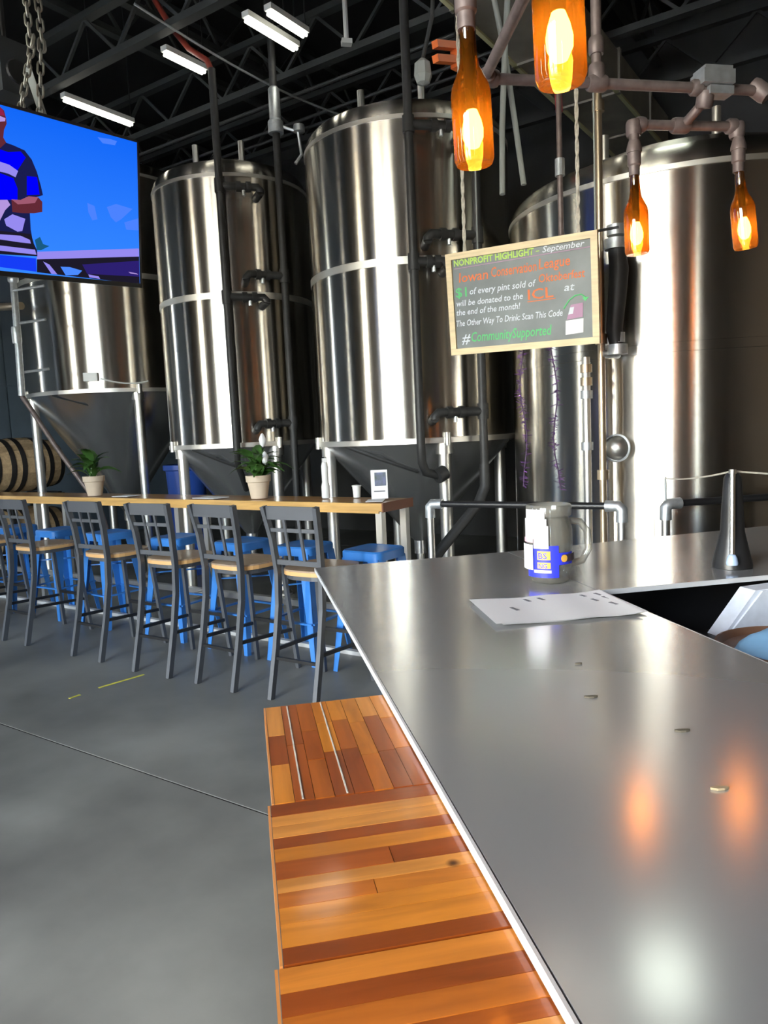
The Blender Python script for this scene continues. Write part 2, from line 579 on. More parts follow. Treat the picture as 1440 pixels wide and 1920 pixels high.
for (u0, u1, z0, z1) in OPENINGS:
    uvbox(mb, cur, u0, ROOM_V0 - 0.25, ROOM_V0, 0, ROOM_H)
    uvbox(mb, u0, u1, ROOM_V0 - 0.25, ROOM_V0, z1, ROOM_H)
    if z0 > 0.01:
        uvbox(mb, u0, u1, ROOM_V0 - 0.25, ROOM_V0, 0, z0)
    cur = u1
uvbox(mb, cur, ROOM_U1, ROOM_V0 - 0.25, ROOM_V0, 0, ROOM_H)
tag(mb.build('wall_rear', M['wall_warm'], rot=ROT), kind='structure')
tag(uvbox(MB(), ROOM_U0 - 0.3, ROOM_U1 + 0.3, ROOM_V0 - 0.3, ROOM_V1 + 0.3, ROOM_H, ROOM_H + 0.25).build('ceiling', M['ceiling'], rot=ROT), kind='structure')
def window(num, side, a0, a1, z0, z1):
    def wb(mb, p0, p1, d0, d1, q0, q1):
        if side == 'rear':
            return uvbox(mb, p0, p1, ROOM_V0 + d0, ROOM_V0 + d1, q0, q1)
        return uvbox(mb, ROOM_U1 - d1, ROOM_U1 - d0, p0, p1, q0, q1)
    mb = MB()
    t = 0.05
    a, b = -0.16, -0.09
    wb(mb, a0, a0 + t, a, b, z0, z1); wb(mb, a1 - t, a1, a, b, z0, z1)
    wb(mb, a0 + t, a1 - t, a, b, z1 - t, z1); wb(mb, a0 + t, a1 - t, a, b, z0, z0 + t)
    nn = max(1, int(round((a1 - a0) / 1.0)))
    for k in range(1, nn):
        c = a0 + (a1 - a0) * k / nn
        wb(mb, c - 0.02, c + 0.02, a, b, z0 + t, z1 - t)
    wo = mb.build('window_%d' % num, M['frame'], rot=ROT)
    tag(wo, kind='structure')
    for k in range(nn):
        c0 = a0 + t + (a1 - a0 - 2 * t) * k / nn + 0.02
        c1 = a0 + t + (a1 - a0 - 2 * t) * (k + 1) / nn - 0.02
        wb(MB(), c0, c1, -0.125, -0.117, z0 + t, z1 - t).build('pane', M['pane'], wo)


wi = 1
for o_ in OPENINGS:
    window(wi, 'rear', *o_); wi += 1
for o_ in LEFT_OPENINGS:
    window(wi, 'left', *o_); wi += 1
pv = uvbox(uvbox(MB(), -60, 60, -60, ROOM_V0 - 0.31, -0.25, -0.05), ROOM_U1 + 0.31, 60, ROOM_V0 - 0.31, 60, -0.25, -0.05).build('trim_1', M['pavement'], rot=ROT)
tag(pv, kind='structure')

# ------------------------------------------------------------------ steel joists overhead
def joist(name, label, a, b, z0, z1, along, group):
    """open web joist from a to b along u or v"""
    mid = ((a[0] + b[0]) / 2, (a[1] + b[1]) / 2)
    L = math.hypot(b[0] - a[0], b[1] - a[1])
    t = thing(name, label, 'joist', W(mid[0], mid[1], z0), RZ if along == 'u' else RZ + PI / 2, group)
    MB().box((0, 0, 0.03), (L, 0.09, 0.06)).build('bottom_chord', M['joist'], t)
    MB().box((0, 0, z1 - z0 - 0.03), (L, 0.09, 0.06)).build('top_chord', M['joist'], t)
    n = int(L / 0.42)
    mb = MB()
    for i in range(n):
        x0 = -L / 2 + L * i / n; x1 = -L / 2 + L * (i + 1) / n
        za, zb = (0.05, z1 - z0 - 0.05) if i % 2 == 0 else (z1 - z0 - 0.05, 0.05)
        mb.bar((x0, 0, za), (x1, 0, zb), 0.028)
    mb.build('web', M['joist'], t)
    return t


jl = {7.2: 'dark open web joist above and behind the tall tanks', 5.9: 'dark open web joist passing just over the tall tank tops', 4.6: 'dark open web joist over the long wooden table',
      3.3: 'dark open web joist above the steel bar corner', 2.0: 'dark open web joist over the near steel bar', 8.5: 'farthest dark open web joist, by the back wall'}
for v in (8.5, 7.2, 5.9, 4.6, 3.3, 2.0):
    joist('steel_joist', jl[v], (-6.9, v), (10.9, v), 5.0, 5.5, 'u', 'ceiling joists along the tank row')
gl_ = {6.48: 'dark roof girder above the leftmost tank', 5.95: 'dark roof girder above the slim second tank', 2.3: 'dark roof girder above the widest tank', 9.2: 'dark roof girder near the left wall'}
for u in (9.2, 6.48, 5.95, 2.3):
    joist('roof_girder', gl_[u], (u, -4.9), (u, 9.4), 5.58, 6.18, 'v', 'roof girders')

# conduit runs under the ceiling
for (v, z, lab) in ((6.05, 4.92, 'thin grey conduit running above the tall tanks'), (6.6, 4.95, 'thin grey conduit running behind the tall tanks'), (6.8, 4.95, 'rearmost thin grey conduit behind the tall tanks')):
    mb = MB().tube([W(9.5, v, z), W(2.86, v, z)], 0.018, 8)
    tag(mb.build('conduit', M['joist'], smooth=40), lab, 'conduit', 'conduits under the ceiling')

# duct
t = thing('air_duct', 'grey brown sheet metal duct crossing the ceiling above the middle tank', 'duct', W(2.45, 6.0, 4.6), RZ)
MB().box((0, 0, 0.2), (0.56, 6.6, 0.36)).build('duct_body', M['duct'], t)
for k in range(-1, 5):
    MB().box((0, -1.9 + k * 1.1, 0.2), (0.6, 0.05, 0.4)).build('joint_flange', M['duct'], t)
for sx in (-0.27, 0.27):
    MB().box((sx, 0, 0.012), (0.035, 6.6, 0.024)).build('corner_trim', M['duct_edge'], t)

# strip lights: (u, v0, v1, z)
def strip(u, v0, v1, z, label, on=True):
    L = v1 - v0
    t = thing('strip_light', label, 'light', W(u, (v0 + v1) / 2, z), RZ, 'fluorescent strip lights')
    MB().box((0, 0, 0.045), (0.075, L, 0.045)).build('housing', M['fixture_white'], t)
    for sx in (-0.018, 0.018):
        MB().tube([(sx, -L / 2 + 0.02, 0.0), (sx, L / 2 - 0.02, 0.0)], 0.014, 8).build('tube', M['tube'], t, smooth=40)
    for sy in ((5.02 - v0) / L - 0.5 if v0 < 5.0 else -0.3, 0.48):
        MB().tube([(0, sy * L, 0.07), (0, sy * L, 6.2 - z)], 0.006, 6).build('hanger', M['black_metal'], t)


strip(5.34, 4.72, 5.20, 4.93, 'short lit strip light left of the red hose')
strip(4.41, 4.78, 5.42, 4.93, 'bright strip light above the second tank, lower of a close pair')
strip(4.20, 4.82, 5.30, 4.93, 'bright strip light above the second tank, upper of a close pair')
strip(6.79, 4.68, 5.50, 4.93, 'strip light glowing just above the television edge')
strip(2.05, 4.95, 5.50, 4.93, 'strip light over the chalkboard side of the room')
strip(1.68, 4.72, 5.30, 4.93, 'strip light over the widest tank')
t = thing('high_bay_lamp', 'round high bay lamp over the widest tank', 'lamp', (2.88, 4.70, 4.75), 0)
MB().lathe([(0.06, 0.34), (0.10, 0.30), (0.22, 0.06), (0.24, 0.0)], 28).build('shade', M['fixture_white'], t, smooth=50)
MB().lathe([(0.0, 0.03), (0.21, 0.03), (0.21, 0.05), (0.0, 0.05)], 28).build('lens', M['highbay'], t)
MB().tube([(0, 0, 0.34), (0, 0, 1.45)], 0.01, 6).build('hanger', M['black_metal'], t)

# white hanging conduit at the top of the view
t = thing('drop_conduit', 'short white conduit hanging from the ceiling above the tanks', 'conduit', (1.13, 6.75, 4.9), 0)
MB().tube([(0, 0, 0.03), (0, 0, 1.3)], 0.022, 8).build('conduit_tube', M['fixture_white'], t, smooth=40)
MB().box((0, 0, 0.02), (0.09, 0.07, 0.04)).build('end_box', M['fixture_white'], t)


# ------------------------------------------------------------------ tanks
def tank(c, r, zr, zs, welds, label, leg_phi, dome, cone_bottom=0.55, name='fermentation_tank'):
    toward = math.atan2(-c[1], -c[0])        # direction to the room's front
    t = thing(name, label, 'tank', (c[0], c[1], 0), 0, 'stainless brewing tanks')
    body = MB().lathe([(r, zr), (r, zs)], 96)
    body.build('shell', M['tank_steel'], t, smooth=40)
    prof = [(r, zs)]
    for k in range(1, 9):
        a = k / 8 * PI / 2
        prof.append((r - 0.14 + 0.14 * math.cos(a) if k < 4 else r - 0.14 + 0.14 * math.cos(a), zs + 0.16 * math.sin(a)))
    for k in range(1, 7):
        q = 1 - k / 6
        prof.append(((r - 0.14) * q, zs + 0.16 + dome * (1 - q * q)))
    MB().lathe(prof, 96).build('dome', M['tank_steel'], t, smooth=60)
    MB().lathe([(r, zs - 0.02), (r + 0.006, zs - 0.018), (r + 0.006, zs + 0.012), (r, zs + 0.014)], 96).build('shoulder_seam', M['weld_steel'], t, smooth=30)
    for z in welds:
        MB().lathe([(r, z - 0.03), (r + 0.004, z - 0.028), (r + 0.004, z + 0.028), (r, z + 0.03)], 96).build('weld_band', M['weld_steel'] if cone_bottom is not None else M['tank_steel'], t, smooth=30)
    if cone_bottom is not None:
        MB().lathe([(r, zr - 0.03), (r + 0.014, zr - 0.03), (r + 0.014, zr + 0.012), (r, zr + 0.014)], 96).build('rim_band', M['weld_steel'], t, smooth=30)
        MB().lathe([(0.06, cone_bottom - 0.12), (0.06, cone_bottom), (r - 0.01, zr - 0.005)], 96).build('cone', M['cone_steel'], t, smooth=20)
        for k in range(4):
            a = toward + leg_phi + k * PI / 2
            x, y = (r - 0.075) * math.cos(a), (r - 0.075) * math.sin(a)
            lg = MB().tube([(x, y, 0.02), (x, y, zr - 0.03)], 0.052, 16).build('leg', M['leg_steel'], t, smooth=40)
            MB().lathe([(0.085, 0.0), (0.085, 0.02), (0.06, 0.05), (0.06, 0.06)], 16, (x, y, 0)).build('foot', M['leg_steel'], lg, smooth=30)
            MB().lathe([(0.07, zr - 0.12), (0.07, zr - 0.032)], 16, (x, y, 0)).build('collar', M['leg_steel'], lg, smooth=30)
            MB().tube([((r + 0.018) * math.cos(a), (r + 0.018) * math.sin(a), zr - 0.05), ((r + 0.018) * math.cos(a), (r + 0.018) * math.sin(a), zr + 0.05)], 0.028, 10).build('rim_lug', M['leg_steel'], lg, smooth=40)
        # outlet below the cone
        vb = MB().tube([(0, 0, cone_bottom - 0.12), (0, 0, 0.32), (0.10, 0, 0.26), (0.35 * math.cos(toward), 0.35 * math.sin(toward), 0.26)], 0.04, 12).build('outlet', M['leg_steel'], t, smooth=40)
        MB().tube([(0.35 * math.cos(toward), 0.35 * math.sin(toward), 0.20), (0.35 * math.cos(toward), 0.35 * math.sin(toward), 0.36)], 0.05, 12).build('valve', M['black_plastic'], vb, smooth=40)
        # thermowell arm and sample port on the cone
        a = toward - 0.25
        MB().tube([(r * 0.98 * math.cos(a - 0.5), r * 0.98 * math.sin(a - 0.5), zr - 0.03), (r * 0.9 * math.cos(a - 0.15), r * 0.9 * math.sin(a - 0.15), zr - 0.14), (r * 0.74 * math.cos(a + 0.25), r * 0.74 * math.sin(a + 0.25), zr - 0.26)], 0.016, 8).build('drain_arm', M['black_pipe'], t, smooth=40)
    else:
        MB().lathe([(r + 0.03, 0.0), (r + 0.03, 0.10), (r, 0.12)], 96).build('base_ring', M['weld_steel'], t, smooth=30)
    # top fittings
    for a, rr, h in ((toward + 0.4, r * 0.45, 0.16), (toward - 0.8, r * 0.55, 0.12)):
        MB().tube([(rr * math.cos(a), rr * math.sin(a), zs + 0.10), (rr * math.cos(a), rr * math.sin(a), zs + 0.16 + dome * 0.8 + h)], 0.03, 10).build('top_port', M['leg_steel'], t, smooth=40)
    return t


T1, T2, T3, T4 = (-1.446, 9.80), (0.06, 7.88), (1.56, 6.54), (3.30, 5.15)
t1 = tank(T1, 1.05, 2.15, 4.50, [3.4], 'cone bottomed steel tank partly behind the television', math.radians(12), 0.10, 0.70)
t2 = tank(T2, 0.76, 1.49, 3.93, [2.86], 'slim cone bottomed steel tank second from the left', math.radians(24), 0.16)
t3 = tank(T3, 0.87, 1.47, 3.90, [2.845], 'tall cone bottomed steel tank in the middle, left of the chalkboard', math.radians(16), 0.18)
t4 = tank(T4, 1.25, 0.0, 3.02, [1.975], 'wide round steel tank at right behind the hanging bottle lamps', 0, 0.28, None, 'brite_tank')

# tank 1 sensor on the rim, with its cable
a = math.atan2(-T1[1], -T1[0])
for ang, dz in ((a - 0.26, 0.14),):
    cx, cy = 1.075 * math.cos(ang), 1.075 * math.sin(ang)
    R3 = Matrix.Rotation(ang, 3, 'Z')
    sn = MB().box((cx, cy, 2.15 + dz), (0.05, 0.15, 0.09), R3).build('sensor_box', M['white_plastic'], t1)
    MB().box((cx + 0.01, cy, 2.15 + dz), (0.05, 0.05, 0.06), R3 @ Matrix.Translation((0, 0.1, 0)).to_3x3()).build('sensor_cap', M['black_plastic'], sn)
    pts = []
    for k in range(9):
        b = ang + 0.09 + k * 0.06
        pts.append((1.063 * math.cos(b), 1.063 * math.sin(b), 2.15 + dz - 0.02 - 0.06 * math.sin(k / 8 * PI * 0.8)))
    MB().tube(pts, 0.008, 6).build('cable', M['white_plastic'], sn, smooth=40)

# ------------------------------------------------------------------ black glycol pipes in front of tanks
def riser(base, top, label, branches, tankc, tr, name='glycol_pipe', lower=None, rad=0.034):
    x, y, z0 = base
    t = thing(name, label, 'pipe', (x, y, z0), 0, 'black cooling pipes on the tanks')
    MB().tube([(0, 0, 0), (0, 0, top - z0)], rad, 12).build('riser', M['black_pipe'], t, smooth=40)
    for (ex, ey, ez) in branches:
        e = Vector((ex - x, ey - y, ez - z0))
        c = Vector((tankc[0] - ex, tankc[1] - ey, 0)); c.normalize()
        dist = math.hypot(tankc[0] - ex, tankc[1] - ey) - tr
        b = MB().tube([(0, 0, e.z), (e.x * 0.92, e.y * 0.92, e.z), (e.x, e.y, e.z - 0.03), (e.x, e.y, e.z - 0.05)], 0.036, 12)
        b = b.build('branch', M['black_pipe'], t, smooth=50)
        MB().tube([(e.x, e.y, e.z - 0.04), (e.x + c.x * dist, e.y + c.y * dist, e.z - 0.06)], 0.036, 12).build('nozzle', M['black_pipe'], b, smooth=40)
        d = Vector((e.x, e.y, 0)).normalized()
        for q in (0.45, 0.7):
            p = Vector((e.x * q, e.y * q, e.z))
            MB().tube([p - d * 0.022, p + d * 0.022], 0.047, 12).build('union', M['black_pipe'], b, smooth=40)
        p = Vector((e.x * 0.58, e.y * 0.58, e.z))
        MB().tube([p + Vector((0, 0, -0.03)), p + Vector((0, 0, -0.075))], 0.016, 8).build('drain_plug', M['galv'], b, smooth=40)
        MB().tube([(0, 0, e.z - 0.06), (0, 0, e.z + 0.06)], 0.045, 12).build('tee', M['black_pipe'], b, smooth=40)
    for (pts, rr) in (lower or []):
        MB().tube([(p[0] - x, p[1] - y, p[2] - z0) for p in pts], rr, 12).build('lower_run', M['black_pipe'], t, smooth=50)
    return t


riser((-0.035, 6.985, 1.42), 4.76, 'black pipe on the left of the slim tank, topped by a red hose', [(0.324, 7.02, 3.78), (0.321, 7.019, 2.815)], T2, 0.76,
      lower=[([(-0.035, 6.985, 1.43), (-0.035, 7.02, 1.30), (0.0, 7.2, 1.18), (0.03, 7.35, 1.05)], 0.03)])
riser((0.50, 7.10, 0.30), 6.2, 'tall black pipe on the right of the slim tank, reaching the ceiling', [(0.15, 6.985, 3.02), (0.167, 6.986, 1.67)], T2, 0.76)
riser((1.36, 5.56, 1.42), 6.2, 'tall black pipe down the front of the middle tank', [(1.787, 5.566, 3.78), (1.62, 5.541, 2.80)], T3, 0.87,
      lower=[([(1.36, 5.56, 1.43), (1.365, 5.57, 1.30), (1.40, 5.60, 1.22), (1.50, 5.62, 1.19)], 0.036), ([(1.49, 5.60, 1.18), (1.56, 5.63, 1.21)], 0.06)])
riser((1.875, 5.59, 1.25), 4.6, 'black pipe on the right of the middle tank, behind the chalkboard', [(1.471, 5.544, 3.0), (1.474, 5.544, 1.672)], T3, 0.87,
      lower=[([(1.875, 5.59, 1.26), (1.87, 5.58, 1.08), (1.80, 5.55, 0.95), (1.45, 5.45, 0.62), (1.2, 5.4, 0.30), (1.15, 5.4, 0.045)], 0.042)])
# galvanised coupling on the slim-tank pipe near the ceiling
t = thing('conduit_coupling', 'pale grey coupling and switch on the tall pipe above the slim tank', 'coupling', (0.50, 7.10, 4.28), 0)
MB().lathe([(0.036, 0.0), (0.07, 0.0), (0.07, 0.10), (0.052, 0.12), (0.052, 0.38), (0.036, 0.40)], 16).build('sleeve', M['galv'], t, smooth=40)
MB().tube([(0.05, 0, 0.06), (0.20, 0, 0.02), (0.22, 0, -0.18), (0.16, 0, -0.26)], 0.016, 8).build('bent_lead', M['galv'], t, smooth=40)
MB().lathe([(0.0, 0.05), (0.05, 0.04), (0.055, -0.02), (0.0, -0.03)], 12, (0.21, 0, 0.04)).build('knob', M['galv'], t, smooth=40)

# red hose to the ceiling
hp = [(-0.035, 6.985, 4.74), (-0.07, 6.99, 4.83), (-0.217, 7.104, 4.972), (-0.326, 7.213, 5.153), (-0.435, 7.322, 5.369), (-0.501, 7.388, 5.513), (-0.53, 7.416, 5.8), (-0.54, 7.42, 6.2)]
hp = [Vector(p) for p in hp]
tag(MB().tube(hp, 0.026, 10).build('red_hose', M['hose_red'], smooth=60), 'dark red hose rising from the left black pipe to the ceiling', 'hose')

# white cable slung between joists
pts = []
for k in range(13):
    q = k / 12
    pts.append(Vector((-0.6 + 2.3 * q, 6.5 + 1.6 * q, 5.0 - 0.12 * math.sin(q * PI) - 0.25 * q)))
tag(MB().tube(pts, 0.010, 6).build('ceiling_cable', M['galv'], smooth=60), 'thin pale cable sagging across the ceiling above the tanks', 'cable')

# tank 1 clean-in-place pipe at the left
t = thing('cleaning_pipe', 'slim silver pipe beside the leftmost tank, bending down to the right', 'pipe', W(7.75, 4.55, 0.0), 0)
o = W(7.75, 4.55, 0.0)
def rel(p): return p - o
MB().tube([rel(W(7.77, 4.566, 3.34)), rel(W(7.69, 4.51, 2.79)), rel(W(7.67, 4.48, 2.10))], 0.037, 12).build('upright', M['galv'], t, smooth=40)
MB().tube([rel(W(7.67, 4.48, 2.10)), rel(W(7.31, 4.62, 1.50)), rel(W(6.95, 4.80, 0.90)), rel(W(6.75, 4.90, 0.02))], 0.026, 12).build('slanted_run', M['iron_pipe'], t, smooth=40)
for z, l in ((3.21, 0.42), (2.865, 0.40), (2.35, 0.38)):
    MB().tube([rel(W(7.71, 4.52, z)), rel(W(7.71 - l * 0.8, 4.52 + l * 0.35, z + 0.02))], 0.015, 8).build('side_arm', M['galv'], t, smooth=40)
MB().lathe([(0.045, 0), (0.05, 0.03), (0.05, 0.15), (0.045, 0.175)], 12, rel(W(7.685, 4.495, 2.65))).build('union', M['galv'], t, smooth=40)
MB().lathe([(0.045, 0), (0.056, 0.02), (0.056, 0.05), (0.045, 0.07)], 12, rel(W(7.77, 4.566, 3.30))).build('cap', M['galv'], t, smooth=40)
tag(MB().tube([W(10.98, 5.6, 3.42), W(8.3, 4.62, 3.12), W(7.82, 4.66, 3.08)], 0.042, 10).build('cross_pipe', M['tan_and_reflection'], smooth=40), 'thick pale pipe crossing from the left wall under the television', 'pipe')

# ------------------------------------------------------------------ barrels on a rack
def barrel(c, label):
    L, rm, re = 0.92, 0.345, 0.285
    t = thing('oak_barrel', label, 'barrel', c, math.radians(45), 'oak barrels')
    n = 22
    def rad(y): return re + (rm - re) * (1 - (2 * y / L) ** 2)
    sv = MB()
    half = PI / n * 0.985
    steps = 6
    vs = []
    for i in range(steps + 1):
        x = -L / 2 + L * i / steps
        r = rad(x)
        for rr in (r, r - 0.028):
            for a in (-half, half):
                vs.append((x, rr * math.sin(a), rr * math.cos(a)))
    fs = []
    for i in range(steps):
        b, d = i * 4, (i + 1) * 4
        fs += [(b, b + 1, d + 1, d), (b + 2, d + 2, d + 3, b + 3), (b, d, d + 2, b + 2), (b + 1, b + 3, d + 3, d + 1)]
    fs += [(0, 2, 3, 1), (steps * 4, steps * 4 + 1, steps * 4 + 3, steps * 4 + 2)]
    me = sv.add(vs, fs).mesh('stave', M['stave'])
    for k in range(n):
        link(me, 'stave', t, (0, 0, 0), (2 * PI * k / n, 0, 0))
    for x in (-0.42, -0.25, -0.12, 0.12, 0.25, 0.42):
        w = 0.03
        h = MB().lathe([(rad(x - w) + 0.001, -w), (rad(x - w) + 0.005, -w), (rad(x + w) + 0.005, w), (rad(x + w) + 0.001, w)], 36)
        h.v = [(p[2] + x, p[0], p[1]) for p in h.v]
        h.build('hoop', M['hoop'], t, smooth=30)
    for x in (-L / 2 + 0.03, L / 2 - 0.03):
        h = MB().lathe([(0.0, -0.01), (re - 0.018, -0.01), (re - 0.018, 0.01), (0.0, 0.01)], 32)
        h.v = [(p[2] + x, p[0], p[1]) for p in h.v]
        h.build('barrel_head', M['barrel_head'], t)
    return t


bc = W(9.15, 5.22)
barrel((bc.x, bc.y, 1.335), 'oak barrel lying on its side above the table line at far left')
barrel((bc.x, bc.y, 0.46), 'lower oak barrel lying on its side seen under the table at far left')
t = thing('barrel_rack', 'dark steel rack carrying the two oak barrels', 'rack', (bc.x, bc.y, 0), math.radians(45))
for z in (0.11, 0.985):
    for sx in (-0.3, 0.3):
        MB().box((sx, 0, z - 0.03), (0.05, 0.72, 0.04)).build('cross_bar', M['black_metal'], t)
    for sy in (-0.34, 0.34):
        MB().box((0, sy, z - 0.07), (0.7, 0.04, 0.04)).build('side_rail', M['black_metal'], t)
for sx in (-0.33, 0.33):
    for sy in (-0.36, 0.36):
        MB().box((sx, sy, 0.48), (0.04, 0.04, 0.96)).build('post', M['black_metal'], t)

# blue bucket behind the table
t = thing('blue_bucket', 'blue plastic bin standing behind the table near the slim tank leg', 'bin', W(6.70, 5.8, 0.0), 0)
MB().lathe([(0.0, 0.0), (0.17, 0.0), (0.23, 1.26), (0.215, 1.26), (0.16, 0.02), (0.0, 0.02)], 28).build('bin_body', M['blue_plastic'], t, smooth=40)
MB().lathe([(0.23, 1.21), (0.255, 1.22), (0.255, 1.275), (0.225, 1.28)], 28).build('rim', M['blue_plastic'], t, smooth=40)
MB().box((0.05, 0.0, 1.34), (0.15, 0.15, 0.26), Matrix.Rotation(0.4, 3, 'Z')).build('carton', M['cardboard'], t)

# ------------------------------------------------------------------ drink rail table
t = thing('drink_rail_table', 'long narrow butcher block bar table in front of the tanks', 'table', W(2.826, 4.112, 0), RZ)
Lt, Wt, th, zt = 6.3, 0.385, 0.065, 1.07
ns = 7
for k in range(ns):          # strips across the depth
    w = Wt / ns
    x = 0.0
    seg = [Lt] if k not in (2, 4) else [2.4, Lt - 2.4]
    for s in seg:
        end = M['rail_edge'] if k == 0 else M['rail_wood']
        o_ = MB().box((-s / 2 + 0.001, 0, 0), (s - 0.002, w - 0.0012, th - 0.01)).build('wood_strip', end, t, loc=(-x, w * (k + 0.5), zt - th / 2))
        x += s
MB().box((0.006, Wt / 2, zt - th / 2), (0.012, Wt, th)).build('end_board', M['rail_end'], t)
MB().box((-Lt / 2, 0.03, zt - th - 0.003), (Lt - 0.06, 0.05, 0.015)).build('lower_strip', M['rail_edge'], t)
for x in (-0.04, -2.1, -4.2, -6.2):
    for y in (0.04, Wt - 0.04):
        MB().box((x, y, (zt - th) / 2), (0.05, 0.05, zt - th)).build('leg', M['leg_steel'], t)
MB().box((-3.1, Wt / 2 + 0.1, 0.22), (6.1, 0.05, 0.05)).build('foot_rail', M['leg_steel'], t)
for x in (-0.04, -2.1, -4.2, -6.2):
    MB().box((x, Wt / 2, 0.22), (0.04, Wt - 0.13, 0.04)).build('cross_tie', M['leg_steel'], t)
tag(MB().box((-3.1, 0, 0.014), (6.3, 0.045, 0.028)).build('floor_rail', M['edge_steel'], loc=W(2.826, 4.055, 0.0005), rot=(0, 0, RZ)), 'low pale metal rail lying on the floor under the wooden table', 'rail')


# ------------------------------------------------------------------ grey chairs
def make_chair():
    t = thing('bar_chair', 'x', 'chair')
    n = 28
    # seat outline: rounded at the back, wide front
    def outline(s):
        pts = []
        for k in range(n):
            a = 2 * PI * k / n
            x, y = math.cos(a), math.sin(a)
            e = 0.62
            px = math.copysign(abs(x) ** e, x) * (0.20 + 0.012 * y)
            py = math.copysign(abs(y) ** e, y) * 0.20
            pts.append((px * s, py * s + 0.01))
        return pts
    seat = MB().prism(outline(1.0), 0.752, 0.762).build('seat', M['seat_wood'], t)
    MB().prism(outline(1.004), 0.728, 0.752).build('seat_rim', M['seat_edge'], seat)
    MB().prism(outline(0.93), 0.700, 0.728).build('seat_frame', M['chair_metal'], t)
    up = [((-1) * 1, 0)]
    for s in (-1, 1):
        mb = MB()
        P = [(s * 0.168, -0.32, 0.0), (s * 0.166, -0.25, 0.30), (s * 0.165, -0.205, 0.55), (s * 0.165, -0.195, 0.74), (s * 0.176, -0.215, 0.95), (s * 0.195, -0.255, 1.146)]
        for i in range(len(P) - 1):
            mb.bar(P[i], P[i + 1], 0.028, 0.036, (1, 0, 0))
        mb.build('rear_leg', M['chair_metal'], t)
        mb = MB().bar((s * 0.165, 0.17, 0.715), (s * 0.195, 0.235, 0.0), 0.026, 0.026, (1, 0, 0))
        mb.build('front_leg', M['chair_metal'], t)
        MB().bar((s * 0.166, -0.252, 0.29), (s * 0.183, 0.212, 0.27), 0.016, 0.022, (1, 0, 0)).build('side_stretcher', M['black_metal'], t)
    MB().bar((-0.18, 0.217, 0.30), (0.18, 0.217, 0.30), 0.022).build('front_stretcher', M['black_metal'], t)
    MB().bar((-0.166, -0.262, 0.24), (0.166, -0.262, 0.24), 0.018).build('rear_stretcher', M['black_metal'], t)
    MB().bar((-0.195, -0.247, 1.108), (0.195, -0.247, 1.108), 0.012, 0.078, (0, 1, 0)).build('top_rail', M['chair_metal'], t)
    MB().bar((-0.18, -0.228, 1.005), (0.18, -0.228, 1.005), 0.012, 0.022, (0, 1, 0)).build('back_rail', M['chair_metal'], t)
    MB().bar((-0.17, -0.203, 0.81), (0.17, -0.203, 0.81), 0.012, 0.030, (0, 1, 0)).build('back_rail', M['chair_metal'], t)
    for x in (-0.055, 0.055):
        MB().bar((x, -0.243, 1.08), (x, -0.203, 0.82), 0.018, 0.012, (1, 0, 0)).build('back_slat', M['chair_metal'], t)
    return t


chairs = [(6.60, 3.42, 0, 'grey metal bar chair cut off by the left picture edge'),
          (5.74, 3.42, 0, 'grey metal bar chair with wooden seat, leftmost with its back in view'),
          (4.79, 3.42, 0, 'grey metal bar chair with wooden seat below the left potted plant'),
          (4.055, 3.40, 2, 'grey metal bar chair with wooden seat third from the steel bar'),
          (3.445, 3.42, -2, 'grey metal bar chair with wooden seat below the middle potted plant'),
          (2.83, 3.43, 1, 'grey metal bar chair with wooden seat nearest the steel bar')]
proto = make_chair()
for i, (u, v, a, lab) in enumerate(chairs):
    o_ = proto if i == 0 else copy_tree(proto)
    o_.location = W(u, v, 0)
    o_.rotation_euler = (0, 0, RZ + math.radians(a))
    tag(o_, lab, 'chair', 'grey metal bar chairs in a row')


